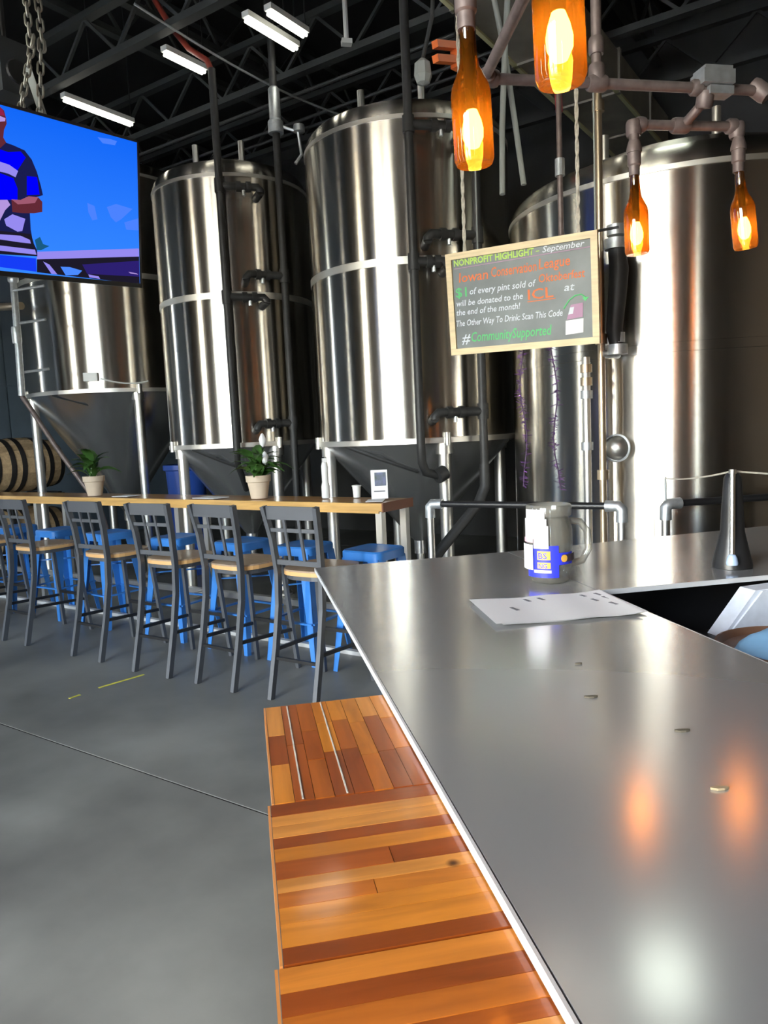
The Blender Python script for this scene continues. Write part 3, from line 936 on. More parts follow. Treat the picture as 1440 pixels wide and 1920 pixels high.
# ------------------------------------------------------------------ blue stools
def make_stool():
    t = thing('metal_stool', 'x', 'stool')
    H = 0.80
    def rr(h, c=0.05):
        pts = []
        for (sx, sy, a0) in ((1, 1, 0), (-1, 1, PI / 2), (-1, -1, PI), (1, -1, 1.5 * PI)):
            for k in range(5):
                a = a0 + k / 4 * PI / 2
                pts.append((sx * (h - c) + c * math.cos(a), sy * (h - c) + c * math.sin(a)))
        return pts
    mb = MB()
    loops = [(0.158, H - 0.062), (0.158, H - 0.010), (0.150, H), (0.125, H - 0.006)]
    vs, fs = [], []
    n = 20
    for (h, z) in loops:
        vs += [(x, y, z) for x, y in rr(h)]
    for i in range(len(loops) - 1):
        for k in range(n):
            l = (k + 1) % n
            fs.append((i * n + k, i * n + l, (i + 1) * n + l, (i + 1) * n + k))
    fs.append(tuple((len(loops) - 1) * n + k for k in range(n)))
    fs.append(tuple(range(n - 1, -1, -1)))
    mb.add(vs, fs).build('seat', M['stool_blue'], t, smooth=35)
    for sx in (-1, 1):
        for sy in (-1, 1):
            # folded sheet leg, wide at the top
            A, B = Vector((sx * 0.147, sy * 0.147, H - 0.05)), Vector((sx * 0.215, sy * 0.215, 0.0))
            mb = MB()
            for ax in (0, 1):
                d = Vector((-sx, 0, 0)) if ax == 0 else Vector((0, -sy, 0))
                nrm = Vector((0, -sy, 0)) if ax == 0 else Vector((-sx, 0, 0))
                q = [A, A + d * 0.085, B + d * 0.035, B]
                vs = q + [p + nrm * 0.004 for p in q]
                mb.add(vs, [(0, 1, 2, 3), (7, 6, 5, 4), (0, 4, 5, 1), (1, 5, 6, 2), (2, 6, 7, 3), (3, 7, 4, 0)])
            mb.build('leg', M['stool_blue'], t)
    k = 0.188
    for (a, b) in (((-k, -k), (k, -k)), ((k, -k), (k, k)), ((k, k), (-k, k)), ((-k, k), (-k, -k))):
        MB().bar((a[0], a[1], 0.285), (b[0], b[1], 0.285), 0.012, 0.03, (0, 0, 1)).build('brace', M['stool_blue'], t)
    MB().bar((-0.14, -0.14, 0.52), (0.14, 0.14, 0.52), 0.01, 0.02, (0, 0, 1)).build('cross_strap', M['stool_blue'], t)
    return t


stools = [(2.76, 'blue metal stool under the right end of the wooden table'),
          (3.35, 'blue metal stool behind the chair nearest the steel bar'),
          (3.95, 'blue metal stool behind the chair below the middle plant'),
          (4.67, 'blue metal stool behind the third chair from the steel bar'),
          (5.54, 'blue metal stool behind the chair below the left plant'),
          (6.28, 'blue metal stool second from the left picture edge'),
          (7.02, 'blue metal stool at the left picture edge')]
proto = make_stool()
for i, (u, lab) in enumerate(stools):
    o_ = proto if i == 0 else copy_tree(proto)
    o_.location = W(u, 3.90, 0)
    o_.rotation_euler = (0, 0, RZ + math.radians((-3, 2, -2, 4, -4, 2, 0)[i]))
    tag(o_, lab, 'stool', 'blue metal stools under the table')


# ------------------------------------------------------------------ things on the table
def leaf_mesh(L, w):
    n = 6
    vs, fs = [], []
    for i in range(n + 1):
        q = i / n
        ww = w * math.sin(PI * min(1, q * 0.93 + 0.05)) ** 0.8
        z = L * (q * 0.75 - 0.55 * q * q * q)
        x = L * (0.25 * q + 0.62 * q * q)
        vs += [(x, -ww, z + 0.25 * ww), (x, 0, z), (x, ww, z + 0.25 * ww)]
    for i in range(n):
        b, d = i * 3, (i + 1) * 3
        fs += [(b, b + 1, d + 1, d), (b + 1, b + 2, d + 2, d + 1)]
    return MB().add(vs, fs).mesh('leaf', M['leaf'], 60)


LEAF = [leaf_mesh(0.24, 0.034), leaf_mesh(0.30, 0.040), leaf_mesh(0.19, 0.030)]


def plant(u, v, s, label, seed, n=30):
    random.seed(seed)
    t = thing('potted_plant', label, 'plant', W(u, v, 1.07), 0, 'potted plants on the wooden table')
    MB().lathe([(0.0, 0.0), (0.066 * s, 0.0), (0.088 * s, 0.13 * s), (0.098 * s, 0.135 * s), (0.102 * s, 0.185 * s), (0.090 * s, 0.185 * s), (0.084 * s, 0.15 * s), (0.0, 0.15 * s)], 28).build('pot', M['pot'], t, smooth=30)
    MB().lathe([(0.0, 0.162 * s), (0.082 * s, 0.158 * s), (0.0, 0.150 * s)], 20).build('soil', M['soil'], t)
    for k in range(n):
        a = random.uniform(0, 2 * PI)
        tilt = random.uniform(-0.75, 0.25)
        r = random.uniform(0, 0.05) * s
        o_ = link(LEAF[k % 3], 'leaf', t, (r * math.cos(a), r * math.sin(a), 0.155 * s + random.uniform(0.0, 0.10)), Euler((random.uniform(-0.4, 0.4), tilt, a), 'XYZ'))
        q = random.uniform(0.7, 1.15) * s
        o_.scale = (q, q, q)
    return t


plant(6.20, 4.25, 1.0, 'leafy green plant in a cream pot at the left of the wooden table', 3, 26)
p2 = plant(4.10, 4.27, 0.98, 'bushy green plant in a cream pot at the middle of the wooden table', 11, 40)
for (dx, dy, dz) in ((0.05, -0.06, 0.40), (0.06, -0.05, 0.26)):
    MB().lathe([(0.0, 0.0), (0.022, 0.02), (0.03, 0.06), (0.012, 0.10), (0.0, 0.11)], 10, (dx, dy, dz)).build('white_flower', M['paper'], p2, smooth=50)

# folded menu card
t = thing('menu_card', 'upright white card with a small photo on the table end', 'card', W(2.98, 4.32, 1.07), RZ + math.radians(34))
MB().box((0, 0, 0.108), (0.118, 0.004, 0.205), Matrix.Rotation(math.radians(-8), 3, 'X')).build('front_leaf', M['paper'], t)
MB().box((0, 0.03, 0.108), (0.118, 0.004, 0.205), Matrix.Rotation(math.radians(8), 3, 'X')).build('rear_leaf', M['paper'], t)
MB().box((0.008, 0.0015, 0.145), (0.080, 0.002, 0.095), Matrix.Rotation(math.radians(-8), 3, 'X')).build('photo', M['card_photo'], t)
MB().box((0.0, -0.0095, 0.06), (0.08, 0.002, 0.008), Matrix.Rotation(math.radians(-8), 3, 'X')).build('print_line', M['print_grey'], t)
for (u, v, a, s, lab) in ((2.95, 4.22, 0.5, 0.12, 'white leaflet lying flat in front of the upright card'), (5.72, 4.24, 0.1, 0.20, 'white sheet lying on the table right of the left plant'), (4.60, 4.22, -0.1, 0.28, 'white sheet lying on the table left of the middle plant')):
    tag(MB().box((0, 0, 0.003), (s, 0.16, 0.004)).build('leaflet', M['paper'], loc=W(u, v, 1.0705), rot=(0, 0, RZ + a)), lab, 'paper', 'loose sheets on the wooden table')
# white bottle and cup
t = thing('spray_bottle', 'slim white bottle on the table beside the middle tank leg', 'bottle', W(3.50, 4.36, 1.07), 0)
MB().lathe([(0.0, 0.0), (0.03, 0.0), (0.032, 0.01), (0.032, 0.09), (0.024, 0.12), (0.026, 0.24), (0.018, 0.27), (0.0, 0.27)], 18).build('bottle_body', M['white_plastic'], t, smooth=40)
MB().box((0, 0, 0.285), (0.03, 0.05, 0.03)).build('cap', M['white_plastic'], t)
t = thing('paper_cup', 'small white cup on the far edge of the table', 'cup', W(3.27, 4.44, 1.07), 0)
MB().lathe([(0.0, 0.0), (0.026, 0.0), (0.032, 0.085), (0.030, 0.085), (0.024, 0.006), (0.0, 0.006)], 18).build('cup_wall', M['white_plastic'], t, smooth=40)
MB().lathe([(0.029, 0.082), (0.036, 0.082), (0.036, 0.09), (0.0, 0.095)], 18).build('lid', M['white_plastic'], t, smooth=40)

# ------------------------------------------------------------------ pipe railing
def railing(pts, label):
    p0 = Vector(pts[0]); p1 = Vector(pts[-1])
    t = thing('pipe_railing', label, 'railing', (p0.x, p0.y, 0), 0, 'black pipe railings before the tanks')
    L = [Vector(p) - Vector((p0.x, p0.y, 0)) for p in pts]
    d = (L[1] - L[0]).normalized()
    MB().tube([L[0] + d * 0.05, L[1] - d * 0.05], 0.021, 12).build('top_pipe', M['black_metal'], t, smooth=40)
    MB().tube([L[0] + d * 0.05 + Vector((0, 0, -0.45)), L[1] - d * 0.05 + Vector((0, 0, -0.45))], 0.021, 12).build('mid_pipe', M['black_metal'], t, smooth=40)
    for e, s in ((L[0], 1), (L[1], -1)):
        MB().tube([e + d * s * 0.09, e + d * s * 0.02, e + Vector((0, 0, -0.02)), e + Vector((0, 0, -0.09))], 0.033, 12).build('elbow', M['galv'], t, smooth=60)
        MB().tube([e + Vector((0, 0, -0.08)), (e.x, e.y, 0.012)], 0.024, 12).build('post', M['leg_steel'], t, smooth=40)
        MB().lathe([(0.06, 0.0), (0.06, 0.012), (0.035, 0.02)], 16, (e.x, e.y, 0)).build('flange', M['galv'], t, smooth=40)
    return t


railing([(1.18, 4.645, 1.07), (2.085, 3.83, 1.07)], 'black pipe railing with grey elbows left of the wide tank')
rr_ = railing([(2.335, 3.795, 1.07), (4.3, 3.79, 1.07)], 'black pipe railing with grey elbow in front of the wide tank')

MB().tube([(0, 0, 1.09), (0, 0, 1.225)], 0.006, 8).build('rope_pin', M['galv'], rr_, smooth=40)

# ------------------------------------------------------------------ pipes and fittings on the wide tank
t = thing('tank_feed_pipe', 'tall stainless pipe with its tan reflections coloured in, beside the chalkboard in front of the wide tank', 'pipe', (2.205, 4.28, 0), 0)
MB().tube([(0, 0, 0.0), (0, 0, 5.0)], 0.022, 12).build('pipe_run', M['tan_and_reflection'], t, smooth=40)
for z in (1.22, 2.05, 3.4):
    MB().lathe([(0.023, -0.03), (0.036, -0.03), (0.036, 0.03), (0.023, 0.03)], 14, (0, 0, z)).build('coupling', M['tan_and_reflection'], t, smooth=30)
MB().tube([(0.0, 0.0, 1.96), (0.08, -0.01, 1.96), (0.13, 0.05, 1.96)], 0.028, 10).build('tank_inlet', M['galv'], t, smooth=40)
for (z, r) in ((2.68, 0.055), (2.60, 0.07), (2.05, 0.045), (1.98, 0.06)):
    MB().lathe([(0.0, -0.03), (r, -0.03), (r, 0.03), (0.0, 0.03)], 16, (0.08, -0.05, z)).build('clamp_fitting', M['galv'], t, smooth=30)
MB().tube([(0.08, -0.05, 2.60), (0.09, -0.06, 2.45), (0.08, -0.05, 2.28), (0.06, -0.05, 2.10), (0.08, -0.05, 1.98)], [0.05, 0.058, 0.055, 0.05, 0.04], 14).build('flexible_sleeve', M['black_pipe'], t, smooth=60)
t = thing('tank_side_pipe', 'short steel pipe with brass couplings left of the tall stainless pipe', 'pipe', (2.135, 4.345, 0), 0)
MB().tube([(0, 0, 0.02), (0, 0, 1.95)], 0.024, 12).build('pipe_run', M['leg_steel'], t, smooth=40)
for z, m in ((1.80, 'tan_and_reflection'), (1.72, 'galv'), (1.40, 'galv'), (1.88, 'tan_and_reflection')):
    MB().lathe([(0.025, -0.025), (0.036, -0.025), (0.036, 0.025), (0.025, 0.025)], 14, (0, 0, z)).build('coupling', M[m], t, smooth=30)
MB().lathe([(0.0, 0.0), (0.05, 0.0), (0.05, 0.02), (0.0, 0.02)], 14, (0, 0, 0)).build('flange', M['galv'], t)
t = thing('sight_port', 'round steel port with glossy domed cap low on the wide tank', 'port', (2.30, 4.29, 1.38), math.atan2(5.15 - 4.29, 3.30 - 2.30) - PI / 2)
h = MB().lathe([(0.0, -0.05), (0.035, -0.045), (0.060, -0.02), (0.072, 0.0), (0.078, 0.02), (0.05, 0.03), (0.045, 0.11), (0.0, 0.11)], 28)
h.v = [(p[0], p[2], p[1]) for p in h.v]
h.build('domed_cap', M['leg_steel'], t, smooth=50)
h = MB().lathe([(0.079, 0.0), (0.088, 0.004), (0.088, 0.018), (0.079, 0.022)], 28)
h.v = [(p[0], p[2], p[1]) for p in h.v]
h.build('clamp_ring', M['galv'], t, smooth=50)

# tall pipe further left, up to the ceiling behind the chalkboard cord
t = thing('thin_riser', 'thin grey pipe rising beside the chalkboard toward the ceiling', 'pipe', (2.02, 4.42, 0), 0)
MB().tube([(0, 0, 2.7), (0, 0, 5.0)], 0.017, 10).build('pipe_run', M['iron_pipe'], t, smooth=40)
MB().tube([(0, 0, 2.72), (0.05, 0.02, 2.60), (0.15, -0.02, 2.55)], 0.017, 10).build('pipe_bend', M['iron_pipe'], t, smooth=40)
MB().lathe([(0.018, -0.05), (0.03, -0.05), (0.03, 0.05), (0.018, 0.05)], 12, (0, 0, 3.1)).build('coupling', M['galv'], t, smooth=30)
# crossing flexible conduits above the middle of the wide tank
for (pts, lab) in (([(2.02, 5.25, 4.6), (2.02, 5.22, 4.5), (1.98, 5.2, 4.1), (1.93, 5.15, 3.6), (1.90, 5.1, 3.15)], 'grey flexible hose dropping left of the wide tank'),
                   ([(1.93, 5.30, 4.6), (1.95, 5.28, 4.5), (2.00, 5.26, 4.2), (2.06, 5.24, 3.7), (2.10, 5.2, 3.25)], 'grey flexible hose crossing another beside the wide tank')):
    tag(MB().tube(pts, 0.02, 10).build('flexible_hose', M['strap'], smooth=60), lab, 'hose', 'grey hoses left of the wide tank')
# orange hook and pale pull on thin rods from the ceiling
t = thing('reel_hook', 'orange hook hanging from the ceiling beside the near bottle lamp', 'hook', (1.53, 5.08, 3.98), 0.6)
for z in (0.0, 0.09):
    MB().box((0, 0, z + 0.03), (0.26, 0.05, 0.045), Matrix.Rotation(-0.25, 3, 'Y')).build('jaw', M['orange'], t)
MB().box((0.10, 0, 0.07), (0.06, 0.06, 0.14)).build('yoke', M['orange'], t)
MB().tube([(0.10, 0, 0.14), (0.10, 0, 0.62)], 0.008, 6).build('rod', M['black_metal'], t)
t = thing('ceiling_sensor', 'pale grey hexagonal sensor hanging left of the orange hook', 'sensor', (1.37, 5.13, 3.86), 0)
MB().lathe([(0.0, 0.0), (0.045, 0.015), (0.062, 0.06), (0.055, 0.14), (0.02, 0.17), (0.0, 0.17)], 8).build('sensor_head', M['strap'], t)
MB().tube([(0, 0, 0.16), (0.08, 0, 0.45), (0.10, 0, 0.74)], 0.014, 8).build('stem', M['joist'], t, smooth=40)

# red straps crossing above the middle of the bar
tag(MB().tube([(2.08, 4.75, 4.55), (2.16, 4.74, 4.28), (2.14, 4.72, 4.0), (2.16, 4.72, 3.55)], 0.024, 8).build('red_valve_hose', M['red_valve'], smooth=60), 'short dark red hose beyond the lamp pipe cross', 'hose')

# ------------------------------------------------------------------ purple tinsel garlands
def garland(x, y, z0, z1, label, seed):
    random.seed(seed)
    t = thing('tinsel_garland', label, 'garland', (x, y, z1), 0, 'purple tinsel garlands under the chalkboard')
    pts = [(0.018 * math.sin(k * 1.1 + seed), 0.0, (z0 - z1) * (k / 14)) for k in range(15)]
    pts = [(p[0] + 0.02 * (k / 14), p[1], p[2] + (z1 - z1)) for k, p in enumerate(pts)]
    MB().tube([(p[0], p[1], p[2] + (z1 - z1)) for p in pts], 0.004, 6).build('cord', M['tinsel_cord'], t)
    mb = MB()
    for k in range(260):
        q = random.random()
        i = min(13, int(q * 14)); f = q * 14 - i
        c = Vector(pts[i]).lerp(Vector(pts[i + 1]), f)
        a = random.uniform(0, 2 * PI); L = random.uniform(0.015, 0.040)
        d = Vector((math.cos(a) * L, math.sin(a) * L, random.uniform(-0.02, 0.015)))
        w = Vector((-math.sin(a), math.cos(a), 0.6)) * 0.0035
        n = d.cross(w).normalized() * 0.0006
        mb.add([c - w, c + w, c + d + w, c + d - w, c - w + n, c + w + n, c + d + w + n, c + d - w + n],
               [(0, 1, 2, 3), (7, 6, 5, 4), (0, 4, 5, 1), (1, 5, 6, 2), (2, 6, 7, 3), (3, 7, 4, 0)])
    tag(mb.build('foil_strips', M['tinsel'], t), kind='stuff')


garland(1.712, 4.365, 1.17, 2.615, 'purple tinsel garland hanging left under the chalkboard', 2)
garland(1.857, 4.22, 1.15, 2.615, 'purple tinsel garland hanging right under the chalkboard', 5)
# the slim rod the garlands hang from
t = thing('hanging_rod', 'slim dark rod behind the top of the chalkboard', 'rod', W(1.77, 4.297, 2.62), RZ)
MB().tube([(-0.50, 0, 0), (0.50, 0, 0)], 0.008, 8).build('rod_bar', M['black_metal'], t)
for x in (-0.37, 0.37):
    MB().tube([(x, 0, 0), (x, 0, 3.58)], 0.005, 6).build('hang_wire', M['strap'], t)


# ------------------------------------------------------------------ writing helper
def text_mesh(txt, size, width=None, shear=0.0, name='lettering', bold=0.010):
    cu = bpy.data.curves.new(name, 'FONT')
    cu.body = txt
    cu.size = size
    cu.shear = shear
    cu.resolution_u = 2
    cu.offset = size * bold
    ob = bpy.data.objects.new(name, cu)
    COL.objects.link(ob)
    bpy.context.view_layer.update()
    dg = bpy.context.evaluated_depsgraph_get()
    me = bpy.data.meshes.new_from_object(ob.evaluated_get(dg))
    bpy.data.objects.remove(ob)
    bpy.data.curves.remove(cu)
    xs = [v.co.x for v in me.vertices]
    x0, x1 = min(xs), max(xs)
    k = (width / (x1 - x0)) if width else 1.0
    for v in me.vertices:
        v.co.x = (v.co.x - x0) * k
    return me


def frame_thing(name, label, cat, c, X, Z):
    X = Vector(X).normalized(); Z = Vector(Z).normalized(); Y = Z.cross(X)
    m = Matrix((X, Y, Z)).transposed().to_4x4()
    m.translation = c
    t = thing(name, label, cat)
    t.matrix_world = m
    return t


# ------------------------------------------------------------------ chalkboard
t = frame_thing('chalkboard', 'framed chalkboard with coloured handwriting hanging before the tanks', 'sign',
                (1.68607, 4.22661, 2.30017), (0.72627, -0.68713, -0.01941), (-0.05668, -0.08800, 0.99451))
bx0, bx1, bz0, bz1 = -0.488, 0.447, -0.305, 0.303
fw = 0.038
MB().box(((bx0 + bx1) / 2, 0.006, 0), (bx1 - bx0 - 0.02, 0.012, bz1 - bz0 - 0.02)).build('slate', M['board_slate'], t)
for z in (bz0 + fw / 2, bz1 - fw / 2):
    MB().box(((bx0 + bx1) / 2, 0.0, z), (bx1 - bx0, 0.028, fw)).build('frame_rail', M['board_frame'], t)
for x in (bx0 + fw / 2, bx1 - fw / 2):
    MB().box((x, 0.0, 0), (fw, 0.028, bz1 - bz0 - 2 * fw)).build('frame_stile', M['board_frame'], t)
for x in (-0.36, 0.34):
    pts = [Vector((x, 0, bz1)), Vector((x, 0.02, bz1 + 0.25))]
    mb = MB()
    # twisted cord rising to the joists
    m3 = t.matrix_world.to_3x3().inverted() @ Vector((0, 0, 1))
    p0 = Vector((x, 0, bz1 - 0.005)); p1 = p0 + m3 * 2.6
    for ph in (0, PI):
        P = []
        for k in range(60):
            q = k / 59
            c = p0.lerp(p1, q)
            P.append(c + Vector((math.cos(q * 90 + ph), math.sin(q * 90 + ph), 0)) * 0.006)
        mb.tube(P, 0.007, 5)
    mb.build('hanging_cord', M['rope'], t, smooth=60)


def chalk(txt, x, z, size, width, mat, shear=0.2, rot=0.0, name='lettering', bold=0.010):
    me = text_mesh(txt, size, width, shear, name, bold)
    me.materials.append(M[mat])
    o_ = link(me, name, t, (x, -0.0012, z), (PI / 2, rot, 0))
    return o_


chalk('NONPROFIT HIGHLIGHT', -0.438, 0.226, 0.052, 0.515, 'chalk_lime', 0.0, bold=0.03)
chalk('-', 0.088, 0.230, 0.05, 0.022, 'chalk_lime')
chalk('September', 0.128, 0.229, 0.048, 0.245, 'chalk_white', 0.25)
MB().prism([(-0.436, 0.209), (0.402, 0.219), (0.402, 0.2235), (-0.436, 0.2135)], -0.002, 0.0, 'xz').build('chalk_underline', M['chalk_pink'], t)
chalk('Iowan', -0.41, 0.128, 0.080, 0.195, 'chalk_orange', 0.1)
chalk('Conservation', -0.195, 0.134, 0.080, 0.285, 'chalk_orange', 0.1)
chalk('League', 0.103, 0.140, 0.080, 0.185, 'chalk_orange', 0.1)
chalk('$1', -0.437, 0.042, 0.080, 0.075, 'chalk_green', 0.0)
chalk('of every pint sold of', -0.342, 0.050, 0.054, 0.425, 'chalk_white', 0.2)
chalk('Oktoberfest', 0.100, 0.066, 0.066, 0.270, 'chalk_orange', 0.1)
chalk('will be donated to the', -0.436, -0.012, 0.050, 0.435, 'chalk_white', 0.2)
chalk('ICL', 0.030, -0.022, 0.082, 0.155, 'chalk_orange', 0.0)
MB().prism([(0.026, -0.036), (0.196, -0.034), (0.196, -0.029), (0.026, -0.031)], -0.002, 0.0, 'xz').build('chalk_underline', M['chalk_orange'], t)
chalk('at', 0.248, 0.002, 0.060, 0.062, 'chalk_white', 0.2)
chalk('the end of the month!', -0.440, -0.066, 0.050, 0.420, 'chalk_white', 0.2)
chalk('The Other Way To Drink: Scan This Code', -0.445, -0.132, 0.052, 0.68, 'chalk_white', 0.2)
chalk('#', -0.414, -0.238, 0.085, 0.06, 'chalk_white', 0.2)
chalk('CommunitySupported', -0.348, -0.232, 0.082, 0.515, 'chalk_green', 0.2)
MB().tube([(0.242, -0.001, -0.095), (0.275, -0.001, -0.052), (0.310, -0.001, -0.030), (0.345, -0.001, -0.026), (0.370, -0.001, -0.045)], 0.004, 6).build('chalk_arrow', M['chalk_green'], t)
MB().prism([(0.352, -0.045), (0.388, -0.045), (0.368, -0.066)], -0.002, 0.0, 'xz').build('chalk_arrow', M['chalk_green'], t)
MB().prism([(0.258, -0.158), (0.352, -0.150), (0.356, -0.072), (0.285, -0.078)], -0.003, 0.0, 'xz').build('taped_picture', M['chalk_pink'], t)
MB().prism([(0.268, -0.130), (0.296, -0.128), (0.304, -0.090), (0.280, -0.092)], -0.0036, -0.003, 'xz').build('picture_patch', M['chalk_white'], t)
MB().prism([(0.249, -0.242), (0.352, -0.236), (0.356, -0.158), (0.252, -0.163)], -0.003, 0.0, 'xz').build('taped_card', M['paper'], t)

# ------------------------------------------------------------------ television
t = frame_thing('television', 'large flat television tilted forward showing a blue sky picture', 'television',
                (-0.97312, 4.06845, 2.79173), (0.71027, 0.70142, 0.05929), (0.07402, -0.15818, 0.98463))
MB().box((0, 0.03, 0), (1.40, 0.045, 0.79)).build('housing', M['black_plastic'], t)
MB().box((0, 0.075, 0.0), (0.8, 0.05, 0.45)).build('rear_cover', M['black_plastic'], t)
for (c, s) in (((0, 0.004, 0.388), (1.40, 0.012, 0.014)), ((0, 0.004, -0.383), (1.40, 0.012, 0.024)), ((0.694, 0.004, 0), (0.012, 0.012, 0.79)), ((-0.694, 0.004, 0), (0.012, 0.012, 0.79))):
    MB().box(c, s).build('bezel', M['black_plastic'], t)
# the picture is a gradient sky with flat patches
m, nt, b, out = new_mat('screen_sky')
nt.nodes.remove(b)
tc = nt.nodes.new('ShaderNodeTexCoord'); sx = nt.nodes.new('ShaderNodeSeparateXYZ')
mr = nt.nodes.new('ShaderNodeMapRange'); mr.inputs['From Min'].default_value = -0.30; mr.inputs['From Max'].default_value = 0.38
rp = nt.nodes.new('ShaderNodeValToRGB')
rp.color_ramp.elements[0].color = (0.035, 0.24, 1.0, 1)
rp.color_ramp.elements[1].color = (0.006, 0.135, 0.92, 1)
e = nt.nodes.new('ShaderNodeEmission'); e.inputs['Strength'].default_value = 0.85
nt.links.new(tc.outputs['Object'], sx.inputs[0]); nt.links.new(sx.outputs['Z'], mr.inputs[0])
nt.links.new(mr.outputs[0], rp.inputs[0]); nt.links.new(rp.outputs[0], e.inputs['Color']); nt.links.new(e.outputs[0], out.inputs[0])
scr = MB().box((0, 0.0045, 0.003), (1.378, 0.006, 0.758)).build('screen', m, t)
EM = {k: emis('screen_' + k, c, 0.85) for k, c in {
    'navy': (0.010, 0.012, 0.075), 'royal': (0.0, 0.0, 0.95), 'royal2': (0.008, 0.045, 0.90), 'lilac': (0.30, 0.25, 0.85), 'skin': (0.34, 0.10, 0.16), 'skin_dark': (0.12, 0.022, 0.035),
    'pale': (0.45, 0.30, 0.72), 'dark': (0.012, 0.010, 0.022), 'indigo': (0.025, 0.014, 0.16), 'cap_red': (0.28, 0.015, 0.06), 'bluepatch': (0.07, 0.25, 1.0), 'cloud': (0.07, 0.22, 0.97), 'tree': (0.01, 0.10, 0.22)}.items()}
PIC = [
    ('cloud', [(0.437, 0.354), (0.52, 0.362), (0.558, 0.36), (0.544, 0.337), (0.467, 0.331)]),
    ('cloud', [(0.36, 0.017), (0.403, 0.008), (0.419, -0.057), (0.387, -0.067), (0.364, -0.029)]),
    ('cloud', [(0.48, 0.014), (0.54, 0.039), (0.648, 0.029), (0.571, -0.036), (0.536, -0.057), (0.504, -0.035)]),
    ('cloud', [(0.591, -0.05), (0.686, -0.015), (0.686, -0.08), (0.603, -0.086)]),
    ('lilac', [(0.057, -0.262), (0.686, -0.178), (0.686, -0.222), (0.055, -0.299)]),
    ('dark', [(0.055, -0.299), (0.686, -0.222), (0.686, -0.371), (0.505, -0.371), (0.051, -0.362)]),
    ('indigo', [(0.314, -0.3), (0.686, -0.245), (0.686, -0.333), (0.343, -0.346)]),
    ('lilac', [(0.088, -0.306), (0.122, -0.318), (0.165, -0.363), (0.131, -0.363)]),
    ('bluepatch', [(0.185, -0.323), (0.239, -0.32), (0.312, -0.332), (0.286, -0.356), (0.213, -0.364)]),
    ('lilac', [(0.349, -0.348), (0.413, -0.353), (0.422, -0.366), (0.355, -0.363)]),
    ('pale', [(0.61, -0.313), (0.666, -0.316), (0.677, -0.322), (0.623, -0.32)]),
    ('tree', [(0.049, -0.206), (0.078, -0.188), (0.093, -0.221), (0.127, -0.227), (0.08, -0.252), (0.058, -0.254)]),
    ('skin_dark', [(-0.202, 0.359), (-0.147, 0.378), (-0.098, 0.376), (-0.071, 0.36), (-0.063, 0.327), (-0.062, 0.305), (-0.077, 0.275), (-0.083, 0.24), (-0.066, 0.214), (-0.103, 0.184), (-0.132, 0.186), (-0.19, 0.201), (-0.214, 0.257)]),
    ('navy', [(-0.225, 0.176), (-0.132, 0.190), (-0.102, 0.190), (-0.071, 0.22), (-0.035, 0.216), (0.021, 0.205), (0.056, 0.17), (0.08, 0.118), (0.098, 0.054), (0.106, 0.014), (0.056, -0.006), (0.013, -0.01), (0.014, -0.036), (0.03, -0.082), (0.03, -0.159), (0.038, -0.217), (0.058, -0.254), (0.058, -0.284), (-0.261, -0.288)]),
    ('cap_red', [(-0.209, 0.337), (-0.147, 0.378), (-0.098, 0.377), (-0.078, 0.362), (-0.068, 0.338), (-0.206, 0.322)]),
    ('pale', [(-0.191, 0.31), (-0.093, 0.331), (-0.066, 0.328), (-0.069, 0.314), (-0.095, 0.306), (-0.193, 0.288)]),
    ('royal', [(-0.227, 0.158), (-0.103, 0.184), (-0.063, 0.18), (-0.0, 0.196), (0.025, 0.173), (-0.005, 0.13), (-0.028, 0.098), (-0.107, 0.129), (-0.23, 0.114)]),
    ('royal', [(-0.235, 0.046), (-0.111, 0.078), (-0.045, 0.067), (-0.027, 0.023), (-0.031, -0.029), (-0.089, -0.038), (-0.243, -0.058)]),
    ('royal', [(0.025, 0.089), (0.079, 0.094), (0.088, 0.014), (0.019, 0.0)]),
    ('lilac', [(-0.231, 0.1), (-0.107, 0.129), (-0.062, 0.124), (-0.019, 0.104), (-0.034, 0.073), (-0.07, 0.083), (-0.11, 0.085), (-0.234, 0.064)]),
    ('skin_dark', [(-0.062, -0.032), (-0.015, -0.027), (0.029, -0.003), (0.079, 0.0), (0.1, -0.018), (0.097, -0.067), (0.052, -0.079), (-0.008, -0.087), (-0.061, -0.09)]),
    ('skin', [(-0.062, -0.032), (-0.015, -0.027), (0.029, -0.003), (0.079, 0.0), (0.06, -0.03), (-0.03, -0.05)]),
    ('pale', [(-0.221, -0.082), (-0.119, -0.043), (-0.083, -0.037), (-0.069, -0.058), (-0.097, -0.086), (-0.115, -0.117), (-0.132, -0.147), (-0.228, -0.174)]),
    ('lilac', [(-0.105, -0.129), (-0.062, -0.1), (0.004, -0.112), (-0.016, -0.172), (-0.041, -0.178), (-0.097, -0.157)]),
    ('dark', [(-0.258, -0.19), (0.03, -0.18), (0.058, -0.284), (-0.262, -0.300)]),
    ('lilac', [(-0.256, -0.216), (-0.131, -0.201), (-0.026, -0.195), (0.022, -0.209), (0.026, -0.226), (-0.028, -0.227), (-0.132, -0.225), (-0.258, -0.24)]),
    ('lilac', [(-0.26, -0.265), (-0.134, -0.253), (0.046, -0.253), (0.053, -0.277), (-0.136, -0.277), (-0.261, -0.288)]),
    ('royal2', [(-0.263, -0.309), (-0.138, -0.297), (0.049, -0.295), (0.048, -0.36), (-0.142, -0.354), (-0.267, -0.366)]),
]
for i, (k, pts) in enumerate(PIC):
    y = 0.0015 - 0.00008 * (i + 1)
    MB().prism(pts, y - 0.0002, y + 0.00005, 'xz').build('picture_patch', EM[k], scr)

